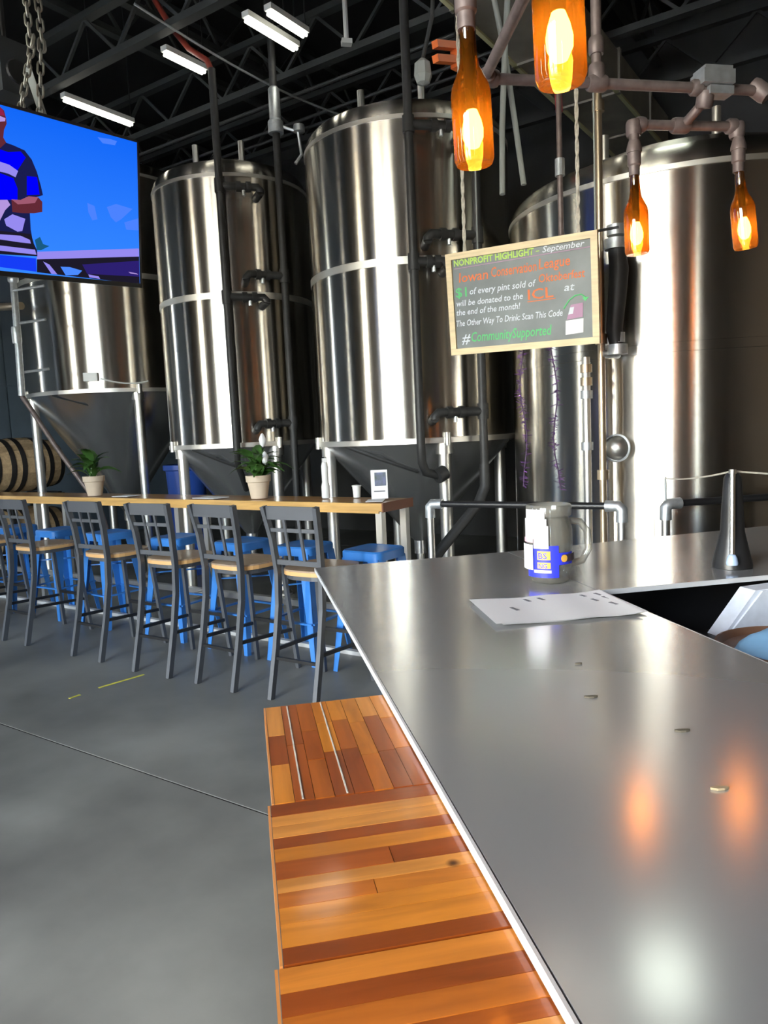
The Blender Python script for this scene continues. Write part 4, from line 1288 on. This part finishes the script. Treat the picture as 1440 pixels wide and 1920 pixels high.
# chains and strap of the television
def link_mesh():
    pts = []
    for k in range(16):
        a = 2 * PI * k / 16
        pts.append((0.014 * math.cos(a), 0, 0.018 * math.sin(a) + (0.014 if math.sin(a) > 0 else -0.014)))
    return MB().tube(pts, 0.0055, 6, closed=True).mesh('chain_link', M['chain'], 60)


LINK = link_mesh()


def chain(p0, p1, label):
    p0, p1 = Vector(p0), Vector(p1)
    t = thing('hanging_chain', label, 'chain', p0, 0, 'chains holding the television')
    d = p1 - p0
    n = int(d.length / 0.046)
    q = Vector((0, 0, 1)).rotation_difference(d.normalized())
    for k in range(n + 1):
        o_ = link(LINK, 'chain_link', t, d * (k / n))
        o_.rotation_mode = 'QUATERNION'
        o_.rotation_quaternion = q @ Euler((0, 0, (k % 2) * PI / 2)).to_quaternion()
    return t


tvx, tvz, tvc = Vector((0.71027, 0.70142, 0.05929)), Vector((0.07402, -0.15818, 0.98463)), Vector((-0.97312, 4.06845, 2.79173))
top_l = tvc + tvx * 0.03 + tvz * 0.40 + Vector((-0.02, 0.02, 0))
top_r = tvc + tvx * 0.13 + tvz * 0.40 + Vector((-0.02, 0.02, 0))
apex = Vector((-0.86, 4.05, 3.50))
chain(top_l, apex, 'left leg of the steel chain above the television')
chain(top_r, apex + Vector((0.03, 0.03, 0)), 'right leg of the steel chain above the television')
chain(apex + Vector((-0.01, -0.01, 0.0)), Vector((-0.88, 4.04, 6.2)), 'left strand of the doubled chain reaching the ceiling')
chain(apex + Vector((0.035, 0.035, 0.0)), Vector((-0.85, 4.07, 6.2)), 'right strand of the doubled chain reaching the ceiling')
s0 = tvc + tvx * 0.16 + tvz * 0.395 + Vector((-0.03, 0.03, 0))
tag(MB().bar(s0, s0 + Vector((-0.05, -0.03, 0.22)), 0.035, 0.01).build('webbing_strap', M['strap']), 'grey webbing strap at the top edge of the television', 'strap')
t = thing('loudspeaker', 'dark loudspeaker box behind the chain above the television', 'speaker', (-1.05, 4.30, 3.34), PI / 4)
MB().box((0, 0, 0.12), (0.17, 0.18, 0.26)).build('cabinet', M['speaker'], t)
MB().lathe([(0.0, 0), (0.06, 0), (0.055, 0.012), (0, 0.012)], 20).build('cone', M['black_plastic'], t, loc=(0, -0.09, 0.10), rot=(PI / 2, 0, 0))
MB().tube([(0, 0, 0.24), (0, 0, 2.86)], 0.012, 8).build('stem', M['black_metal'], t)

# ------------------------------------------------------------------ pipe chandelier with bottle shades
t = thing('pipe_chandelier', 'iron pipe chandelier with amber glass bottle lamps over the bar', 'lamp', (1.387, 2.70, 2.80), 0)
O = Vector((1.387, 2.70, 2.80))
def L(*p): return Vector(p) - O
def pipe(pts, r=0.019, m='iron_pipe', name='pipe'):
    return MB().tube([L(*p) for p in pts], r, 12).build(name, M[m], t, smooth=50)
def fitting(p, d, r=0.031, l=0.035):
    p = L(*p); d = Vector(d).normalized()
    return MB().tube([p - d * l, p - d * l * 0.65, p + d * l * 0.65, p + d * l], [r * 0.86, r, r, r * 0.86], 14).build('pipe_fitting', M['iron_pipe'], t, smooth=50)


pipe([(1.387, 2.70, 2.80), (1.387, 2.70, 6.2)])
pipe([(0.962, 2.70, 2.80), (2.08, 2.70, 2.80)])
pipe([(0.950, 2.70, 2.80), (0.905, 2.215, 2.80), (0.84, 1.60, 2.80), (0.79, 1.15, 2.80)], 0.019)
fitting((1.387, 2.70, 2.80), (1, 0, 0)); fitting((1.387, 2.70, 2.83), (0, 0, 1)); fitting((1.387, 2.70, 2.93), (0, 0, 1), 0.029, 0.03)
fitting((0.955, 2.70, 2.80), (0.1, 1, 0)); fitting((0.965, 2.70, 2.80), (1, 0, 0))
fitting((2.07, 2.70, 2.80), (0.4, -0.3, -0.5), 0.034, 0.04)
# junction box on the main pipe
MB().box(L(1.86, 2.69, 2.825), (0.13, 0.09, 0.05)).build('junction_box', M['galv'], t)
MB().box(L(1.86, 2.69, 2.857), (0.115, 0.08, 0.014)).build('box_cover', M['galv'], t)
MB().box(L(1.88, 2.69, 2.782), (0.10, 0.06, 0.03)).build('box_base', M['galv'], t)
fitting((1.795, 2.70, 2.80), (1, 0, 0), 0.03, 0.02)
# lower tee that carries the two far bottles
pipe([(1.835, 2.70, 2.79), (1.835, 2.705, 2.755), (1.815, 2.78, 2.715), (1.80, 2.81, 2.705)])
fitting((1.835, 2.703, 2.76), (0, 0.3, -1), 0.032, 0.03); fitting((1.80, 2.81, 2.705), (1, -0.05, 0))
pipe([(1.60, 2.815, 2.685), (1.605, 2.815, 2.70), (1.62, 2.815, 2.705), (2.02, 2.80, 2.705), (2.04, 2.80, 2.70), (2.045, 2.80, 2.685)])
fitting((1.600, 2.815, 2.69), (0, 0, 1), 0.030, 0.03); fitting((1.628, 2.815, 2.705), (1, 0, 0), 0.03, 0.02); fitting((2.045, 2.80, 2.69), (0, 0, 1), 0.030, 0.03); fitting((2.02, 2.80, 2.705), (1, 0, 0), 0.03, 0.02)
# short arms for the two near bottles
pipe([(0.855, 1.765, 2.80), (0.60, 1.765, 2.80), (0.585, 1.765, 2.79), (0.580, 1.765, 2.76)])
fitting((0.855, 1.765, 2.80), (0, 1, 0)); fitting((0.585, 1.765, 2.785), (0, 0, 1), 0.03, 0.025)
pipe([(0.815, 1.35, 2.80), (0.64, 1.35, 2.80), (0.622, 1.35, 2.79), (0.617, 1.35, 2.76)])
fitting((0.815, 1.35, 2.80), (0, 1, 0)); fitting((0.622, 1.35, 2.785), (0, 0, 1), 0.03, 0.025)

BOTTLE = MB().lathe([(0.0160, 0.318), (0.0185, 0.318), (0.0185, 0.305), (0.0170, 0.302), (0.0205, 0.240), (0.0245, 0.216), (0.036, 0.192), (0.0440, 0.174), (0.047, 0.155), (0.047, 0.012), (0.042, 0.0), (0.0, 0.004)], 28)
BOTTLE.f = [f for f in BOTTLE.f if len(f) == 4]
BOTTLE = BOTTLE.mesh('bottle_shade', M['amber'], 60)
BULB = MB().lathe([(0.0, 0.035), (0.014, 0.040), (0.024, 0.060), (0.025, 0.080), (0.021, 0.100), (0.013, 0.122), (0.0, 0.126)], 16).mesh('bulb', M['bulb'], 60)
SOCK = MB().lathe([(0.0, 0.122), (0.014, 0.122), (0.014, 0.330), (0.0, 0.33)], 12).mesh('bulb_socket', M['black_plastic'], 40)
for (x, y, z, top, tilt) in ((0.578, 1.758, 2.168, 2.79, (0.0, 0.0)), (0.613, 1.35, 2.172, 2.79, (0, 0)), (1.590, 2.795, 2.205, 2.69, (0.03, 0.015)), (2.045, 2.79, 2.225, 2.69, (0.02, -0.015))):
    tl = 0.11 if x > 2.0 else 0.03
    pv_ = L(x, y, z + 0.34)
    bo = link(BOTTLE, 'bottle_shade', t, pv_ + Vector((math.sin(tl), 0, -math.cos(tl))) * 0.34, (0, -tl, 0))
    link(BULB, 'bulb', bo)
    link(SOCK, 'bulb_socket', bo)
    MB().tube([L(x, y, z + 0.300), L(x, y, z + 0.335), L(x, y, z + 0.34), L(x, y, z + 0.39)], [0.021, 0.021, 0.026, 0.026], 14).build('bottle_holder', M['iron_pipe'], t, smooth=40)
    MB().tube([L(x, y, z + 0.385), L(x, y, z + 0.40), L(x, y, z + 0.43)], [0.030, 0.030, 0.022], 14).build('pipe_fitting', M['iron_pipe'], t, smooth=40)
    if top - z > 0.43:
        pipe([(x, y, z + 0.425), (x, y, top - 0.03)])

# ------------------------------------------------------------------ bar
# main run along y, return arm along x
t = thing('steel_countertop', 'long brushed steel bar top running away from the viewer', 'countertop', (0.6065, 0.9, 1.055), 0)
MB().prism([(-0.3645, -1.7), (0.3685, -1.7), (0.3685, 1.772), (-0.3700, 1.750)], 0.0012, 0.015).build('steel_sheet', M['counter_steel'], t)
MB().box((-0.371, 0.025, 0.0078), (0.004, 3.45, 0.0145)).build('front_edge_strip', M['edge_steel'], t)
MB().box((0.3705, -0.33, 0.0078), (0.003, 2.72, 0.0145)).build('inner_edge_strip', M['edge_steel'], t)
t = thing('steel_countertop', 'brushed steel return of the bar under the glass jar and post', 'countertop', (0.9785, 1.936, 1.055), 0)
MB().prism([(0.0, 0.0), (2.4, 0.0), (2.4, 1.0), (0.0, 0.737)], 0.0012, 0.015).build('steel_sheet', M['counter_steel'], t)
MB().box((1.2, -0.0015, 0.0078), (2.4, 0.003, 0.0145)).build('front_edge_strip', M['edge_steel'], t)
t = thing('bar_cabinet', 'dark panelled base below the long steel bar top', 'bar', (0, 0, 0), 0)
for k in range(4):
    MB().box((0.31, -0.53 + k * 0.525, 0.515), (0.02, 0.515, 1.03)).build('front_panel', M['bar_panel'], t)
MB().box((0.61, 0.25, 0.5), (0.56, 2.05, 1.0)).build('carcass', M['black_metal'], t)
MB().box((0.875, 1.95, 0.5), (0.15, 1.32, 1.0)).build('pedestal', M['black_metal'], t)
MB().box((0.62, 0.92, 1.028), (0.58, 3.4, 0.052)).build('top_deck', M['black_metal'], t)
t = thing('bar_cabinet', 'dark base below the steel return of the bar', 'bar', (0, 0, 0), 0)
MB().box((2.15, 2.36, 0.52), (2.2, 0.44, 1.04)).build('carcass', M['black_metal'], t)
MB().box((2.15, 2.34, 1.047), (2.25, 0.60, 0.0145)).build('top_deck', M['black_metal'], t)

# butcher block ledge sections along the customer side of the bar
def ledge(name, label, x0, x1, y0, y1, along, seed, z=1.052, thk=0.038):
    random.seed(seed)
    t = thing(name, label, 'ledge', ((x0 + x1) / 2, (y0 + y1) / 2, z - thk), 0, 'butcher block ledge sections')
    cx, cy = (x0 + x1) / 2, (y0 + y1) / 2
    pitch = 0.029
    if along == 'x':
        n = max(1, round((y1 - y0) / pitch)); p = (y1 - y0) / n
        edges = [y0] + [y0 + p * (k + random.uniform(-0.22, 0.22)) for k in range(1, n)] + [y1]
        for k in range(n):
            cut = random.choice([None, None, random.uniform(0.25, 0.75)])
            segs = [(x0, x1)] if cut is None else [(x0, x0 + (x1 - x0) * cut), (x0 + (x1 - x0) * cut, x1)]
            for a, b in segs:
                h = thk + random.uniform(-0.0006, 0.0006)
                MB().box((0, 0, 0), (b - a - 0.0008, edges[k + 1] - edges[k] - 0.0008, h)).build('wood_stave', M['block_wood'], t, loc=((a + b) / 2 - cx, (edges[k] + edges[k + 1]) / 2 - cy, thk / 2))
    else:
        n = max(1, round((x1 - x0) / pitch)); p = (x1 - x0) / n
        for k in range(n):
            c1 = random.uniform(0.3, 0.42); c2 = random.uniform(0.62, 0.75)
            cuts = [0, c1, c2, 1] if random.random() < 0.6 else [0, c1 + 0.1, 1]
            for a, b in zip(cuts[:-1], cuts[1:]):
                ya, yb = y0 + (y1 - y0) * a, y0 + (y1 - y0) * b
                h = thk + random.uniform(-0.0006, 0.0006)
                MB().box((0, 0, 0), (yb - ya - 0.0008, p - 0.0008, h)).build('wood_stave', M['block_wood'], t, loc=(x0 + p * (k + 0.5) - cx, (ya + yb) / 2 - cy, thk / 2), rot=(0, 0, PI / 2))
    MB().box((x0 - cx - 0.002, 0, thk / 2), (0.003, y1 - y0, thk)).build('edge_strip', M['block_edge'], t)
    for q in (0.2, 0.8):
        yy = y0 + (y1 - y0) * q - cy
        MB().box((0.02, yy, -0.006), (x1 - x0 - 0.05, 0.03, 0.012)).build('bracket', M['black_metal'], t)
        MB().bar((x0 - cx + 0.06, yy, -0.012), (0.30 - cx, yy, -0.22), 0.02, 0.02).build('bracket_strut', M['black_metal'], t)
    return t


_far = ledge('wooden_ledge', 'far section of the glossy wooden ledge, its staves running lengthwise', 0.014, 0.236, 0.977, 1.345, 'y', 4)
for _x in (-0.010, -0.072):
    MB().box((_x, 0.0, 0.0382), (0.0022, 0.36, 0.0012)).build('inlay_line', M['rope'], _far)
ledge('wooden_ledge', 'middle section of the glossy wooden ledge with crosswise staves', 0.008, 0.236, 0.661, 0.974, 'x', 21)
ledge('wooden_ledge', 'nearest section of the glossy wooden ledge with crosswise staves', 0.003, 0.236, -0.45, 0.658, 'x', 33)

# ------------------------------------------------------------------ glass jar with stickers
JC = Vector((0.905, 2.105, 1.0705))
front = math.atan2(-JC.y, -JC.x)
t = thing('glass_jar', 'large clear handled jar with blue and white stickers on the bar', 'jar', JC, 0)
MB().lathe([(0.0, 0.004), (0.045, 0.0), (0.056, 0.006), (0.062, 0.03), (0.0675, 0.07), (0.0690, 0.12), (0.0680, 0.165), (0.060, 0.190), (0.058, 0.200), (0.066, 0.205), (0.068, 0.232), (0.064, 0.238), (0.061, 0.232), (0.055, 0.20), (0.060, 0.17), (0.064, 0.12), (0.060, 0.05), (0.0, 0.012)], 40).build('jar_body', M['jar'], t, smooth=50)
hd = front + PI / 2 + 0.25      # handle points to the right of the viewer
hx, hy = math.cos(hd), math.sin(hd)
MB().tube([(hx * 0.064, hy * 0.064, 0.185), (hx * 0.095, hy * 0.095, 0.180), (hx * 0.117, hy * 0.117, 0.150), (hx * 0.120, hy * 0.120, 0.095), (hx * 0.100, hy * 0.100, 0.060), (hx * 0.066, hy * 0.066, 0.052)], 0.011, 10).build('handle', M['jar'], t, smooth=60)
def patch(name, mat, a0, a1, z0, z1, r=0.0705, k=14):
    n = k
    mb = MB()
    vs, fs = [], []
    for rr in (r, r + 0.0008):
        for z in (z0, z1):
            for i in range(n + 1):
                a = front + math.radians(a0 + (a1 - a0) * i / n)
                vs.append((rr * math.cos(a), rr * math.sin(a), z))
    m_ = n + 1
    for i in range(n):
        fs += [(i, i + 1, m_ + i + 1, m_ + i), (2 * m_ + i, 3 * m_ + i, 3 * m_ + i + 1, 2 * m_ + i + 1), (i, 2 * m_ + i, 2 * m_ + i + 1, i + 1), (m_ + i, m_ + i + 1, 3 * m_ + i + 1, 3 * m_ + i)]
    fs += [(0, m_, 3 * m_, 2 * m_), (n, 2 * m_ + n, 3 * m_ + n, m_ + n)]
    return mb.add(vs, fs).build(name, M[mat], t, smooth=40)


patch('sticker', 'sticker_blue', -62, 22, 0.024, 0.120)
patch('sticker', 'sticker_blue', 22, 66, 0.062, 0.098)
patch('sticker', 'sticker_dark', 30, 88, 0.070, 0.092, 0.0714)
patch('sticker_patch', 'sticker_gold', -30, 2, 0.078, 0.104, 0.0714)
patch('sticker_patch', 'sticker_gold', -30, 2, 0.052, 0.070, 0.0714)
patch('sticker_patch', 'sticker_lilac', -40, 4, 0.038, 0.047, 0.0714)
patch('paper_note', 'paper', -85, -40, 0.046, 0.122, 0.0755)
patch('paper_note', 'paper', -72, -6, 0.140, 0.200, 0.0730)
patch('paper_note', 'paper', -38, -2, 0.112, 0.180, 0.0742)
patch('paper_note', 'pink_print', -78, -40, 0.128, 0.142, 0.0738)
patch('paper_note', 'paper', -66, -10, 0.196, 0.228, 0.0725)
# round gold mark
mb = MB()
vs = []
n = 18
for rr in (0.0724, 0.0732):
    for i in range(n):
        b = 2 * PI * i / n
        a = front + math.radians(36) + 0.011 * math.cos(b) / 0.0724
        vs.append((rr * math.cos(a), rr * math.sin(a), 0.081 + 0.011 * math.sin(b)))
mb.add(vs, [tuple(range(n)), tuple(range(2 * n - 1, n - 1, -1))] + [(i, (i + 1) % n, n + (i + 1) % n, n + i) for i in range(n)]).build('sticker_mark', M['sticker_gold'], t)
for txt, z in (('BS', 0.081), ('NG', 0.0535)):
    me = text_mesh(txt, 0.026 if txt == 'BS' else 0.019, 0.026)
    vs = []
    for v in me.vertices:
        a = front + math.radians(-27) + v.co.x / 0.0716
        v.co = Vector((0.0726 * math.cos(a), 0.0726 * math.sin(a), z + v.co.y))
    me.materials.append(M['sticker_blue'])
    link(me, 'sticker_lettering', t)

# ------------------------------------------------------------------ menu sheets on the bar
random.seed(5)
def sheet(c, rz, w, h, z, label, marks):
    t = thing('menu_sheet', label, 'paper', (c[0], c[1], z), rz, 'menu sheets on the bar')
    n = 10
    vs, fs = [], []
    for k in (0, 1):
        for i in range(n + 1):
            for j in range(n + 1):
                x = -w / 2 + w * i / n; y = -h / 2 + h * j / n
                curl = 0.004 * (abs(x) / (w / 2)) ** 4 + 0.0015 * math.sin(i * 1.3)
                vs.append((x, y, 0.0018 + curl + 0.0006 * k))
    m_ = (n + 1) ** 2
    for i in range(n):
        for j in range(n):
            a = i * (n + 1) + j
            fs.append((a, a + n + 1, a + n + 2, a + 1))
            fs.append((m_ + a, m_ + a + 1, m_ + a + n + 2, m_ + a + n + 1))
    MB().add(vs, fs).build('paper_leaf', M['paper'], t, smooth=60)
    for (x, y, l) in marks:
        MB().box((x, y, 0.0048), (0.010, l, 0.0006), Matrix.Rotation(0.25, 3, 'Z')).build('print_mark', M['print_grey'], t)


cc = ((0.598 + 0.559 + 0.938 + 0.98) / 4, (1.926 + 1.659 + 1.627 + 1.912) / 4)
sheet((cc[0] + 0.012, cc[1] + 0.004), -0.02, 0.375, 0.265, 1.0704, 'lower white menu sheet peeking out at the right', [])
sheet(cc, -0.06, 0.375, 0.265, 1.0735, 'upper white menu sheet with small print beside the glass jar', [(-0.10, 0.0, 0.035), (-0.04, 0.08, 0.03), (0.0, 0.085, 0.028), (0.12, 0.085, 0.022), (0.13, 0.03, 0.025), (0.165, 0.09, 0.03), (0.17, 0.045, 0.032), (0.16, -0.02, 0.03)])

# ------------------------------------------------------------------ black stand with pale rod and cord
t = thing('tap_stand', 'black flared stand with a slim pale rod on the steel return', 'stand', (1.515, 2.085, 1.0705), 0)
MB().lathe([(0.0, 0.0), (0.060, 0.0), (0.060, 0.012), (0.046, 0.07), (0.036, 0.115), (0.033, 0.18), (0.026, 0.285), (0.018, 0.300), (0.0, 0.302)], 32).build('stand_body', M['black_metal'], t, smooth=40)
fx, fy = -0.45, -0.62      # side facing the viewer
k = math.hypot(fx, fy); fx, fy = fx / k, fy / k
MB().tube([(fx * 0.058, fy * 0.058, 0.046), (fx * 0.052, fy * 0.052, 0.12), (fx * 0.044, fy * 0.044, 0.20), (fx * 0.030, fy * 0.030, 0.300)], 0.0085, 10).build('rod', M['chrome'], t, smooth=40)
MB().lathe([(0.0, 0.018), (0.017, 0.018), (0.018, 0.024), (0.015, 0.040), (0.010, 0.050), (0.0, 0.052)], 16, (fx * 0.066, fy * 0.066, 0.0)).build('rod_tip', M['bell_blue'], t, smooth=40)
MB().lathe([(0.0, 0.298), (0.012, 0.298), (0.012, 0.312), (0.0, 0.314)], 14, (fx * 0.012, fy * 0.012, 0)).build('cap', M['chrome'], t, smooth=40)
t2_ = thing('tap_stand', 'black flared stand just beyond the right picture edge', 'stand', (2.35, 2.05, 1.0705), 0)
MB().lathe([(0.0, 0.0), (0.060, 0.0), (0.060, 0.012), (0.046, 0.07), (0.036, 0.115), (0.033, 0.18), (0.026, 0.285), (0.018, 0.300), (0.0, 0.302)], 32).build('stand_body', M['black_metal'], t2_, smooth=40)
def sag(a, b, s, n=14):
    a, b = Vector(a), Vector(b)
    return [a.lerp(b, i / n) - Vector((0, 0, s * 4 * (i / n) * (1 - i / n))) for i in range(n + 1)]
tag(MB().tube(sag((1.513, 2.082, 1.376), (2.335, 3.795, 1.215), 0.012), 0.0035, 6).build('rope_line', M['rope'], smooth=60), 'thin pale cord running from the stand to the railing', 'cord')
tag(MB().tube(sag((1.517, 2.088, 1.376), (2.35, 2.05, 1.376), 0.03), 0.0035, 6).build('rope_line', M['rope'], smooth=60), 'thin pale cord leaving the stand to the right', 'cord')

# ------------------------------------------------------------------ behind the bar
t = thing('under_bar_cooler', 'dark low cooler cabinet behind the bar', 'cabinet', (1.74, 1.675, 0), 0)
MB().box((0, 0, 0.45), (0.96, 0.50, 0.90)).build('cabinet_body', M['navy'], t)
MB().box((0, 0, 0.912), (1.0, 0.52, 0.022)).build('lid', M['black_metal'], t)
for sx in (-0.24, 0.24):
    d = MB().box((sx, -0.262, 0.45), (0.45, 0.02, 0.74)).build('door', M['navy'], t)
    MB().box((sx, -0.285, 0.66), (0.18, 0.02, 0.02)).build('handle', M['chrome'], d)
t = thing('serving_tray', 'brown round tray holding cloths behind the bar', 'tray', (1.385, 1.665, 0.9235), 0)
MB().lathe([(0.0, 0.0), (0.17, 0.0), (0.185, 0.022), (0.178, 0.024), (0.165, 0.006), (0.0, 0.006)], 36).build('tray_dish', M['tray_brown'], t, smooth=40)
# crumpled cloths
def cloth(name, label, mat, c, w, d, h, seed, rz):
    random.seed(seed)
    n = 14
    t = thing(name, label, 'cloth', c, rz)
    vs, fs = [], []
    for k in (0, 1):
        for i in range(n + 1):
            for j in range(n + 1):
                x, y = i / n * 2 - 1, j / n * 2 - 1
                e = max(abs(x), abs(y))
                z = h * max(0.0, 1 - e ** 2.2) ** 0.7 * (0.75 + 0.25 * math.sin(3 * x + 2 * y + seed)) + 0.006 * math.sin(9 * x + seed) * (1 - e) + 0.0025
                r = 1 - 0.10 * (abs(x * y))
                vs.append((x * w / 2 * r, y * d / 2 * r, z if k else max(0.0, z - 0.006)))
    m_ = (n + 1) ** 2
    for i in range(n):
        for j in range(n):
            a = i * (n + 1) + j
            fs += [(a, a + 1, a + n + 2, a + n + 1), (m_ + a, m_ + a + n + 1, m_ + a + n + 2, m_ + a + 1)]
    MB().add(vs, fs).build('folds', M[mat], t, smooth=60)


cloth('folded_cloth', 'light blue cloth on the tray behind the bar', 'cloth_blue', (1.375, 1.66, 0.9302), 0.22, 0.21, 0.06, 1, 0.3)
t = thing('napkin_stack', 'white napkins leaning in a pile behind the blue cloth', 'napkin', (1.44, 1.875, 0.9235), 0.1)
MB().prism([(-0.135, 0.0), (0.14, 0.0), (0.14, 0.127), (-0.02, 0.125)], -0.02, 0.04, 'xz').build('napkin_pile', M['towel_white'], t)
MB().prism([(-0.12, 0.004), (0.145, 0.004), (0.145, 0.125), (0.0, 0.122)], -0.026, -0.0205, 'xz').build('top_napkin', M['towel_white'], t)
t = thing('steel_sink', 'grey steel basin under the corner of the bar', 'sink', (1.13, 1.75, 0.60), 0)
MB().prism([(-0.13, -0.16), (0.07, -0.16), (0.07, 0.12), (-0.13, 0.12)], 0.0, 0.02).build('basin_floor', M['galv'], t)
for (c, s) in (((-0.03, 0.12, 0.11), (0.22, 0.012, 0.22)), ((-0.03, -0.16, 0.11), (0.22, 0.012, 0.22)), ((-0.135, -0.02, 0.11), (0.012, 0.29, 0.22)), ((0.075, -0.02, 0.11), (0.012, 0.29, 0.22))):
    MB().box(c, s).build('basin_wall', M['galv'], t)
MB().box((-0.03, -0.02, -0.30), (0.16, 0.2, 0.6)).build('pedestal', M['black_metal'], t)

# ------------------------------------------------------------------ crumbs on the bar
for (x, y, m_, lab) in ((0.574, 1.169, 'speck', 'dark crumb on the bar, left of the pair in its middle'), (0.639, 0.995, 'speck', 'dark crumb on the bar, right of the pair in its middle'), (0.580, 0.82, 'crumb', 'tan crumb on the bar nearest the viewer'), (0.634, 1.343, 'speck', 'faint crumb on the bar nearest the menu sheets')):
    pts = [(0.012 * math.cos(a) * (1 + 0.2 * math.sin(3 * a)), 0.0042 * math.sin(a)) for a in [2 * PI * k / 10 for k in range(10)]]
    s = 0.6 if y > 1.3 else 1.0
    tag(MB().prism([(a * s, b * s) for a, b in pts], 0.0, 0.003).build('crumb', M[m_], loc=(x, y, 1.0703), rot=(0, 0, -0.15)), lab, 'crumb', 'crumbs on the bar')

# ------------------------------------------------------------------ yellow tape on the floor
for (a, b, w, lab) in (((-0.991, 4.875), (-0.735, 5.062), 0.022, 'long strip of yellow tape on the concrete floor'), ((-1.136, 4.723), (-1.084, 4.774), 0.022, 'short piece of yellow tape on the concrete floor')):
    a, b = Vector((*a, 0)), Vector((*b, 0))
    n = (b - a).normalized().cross(Vector((0, 0, 1))) * w / 2
    tag(MB().prism([(p.x, p.y) for p in (a - n, a + n, b + n, b - n)], 0.0005, 0.0022).build('floor_tape', M['yellow']), lab, 'tape')
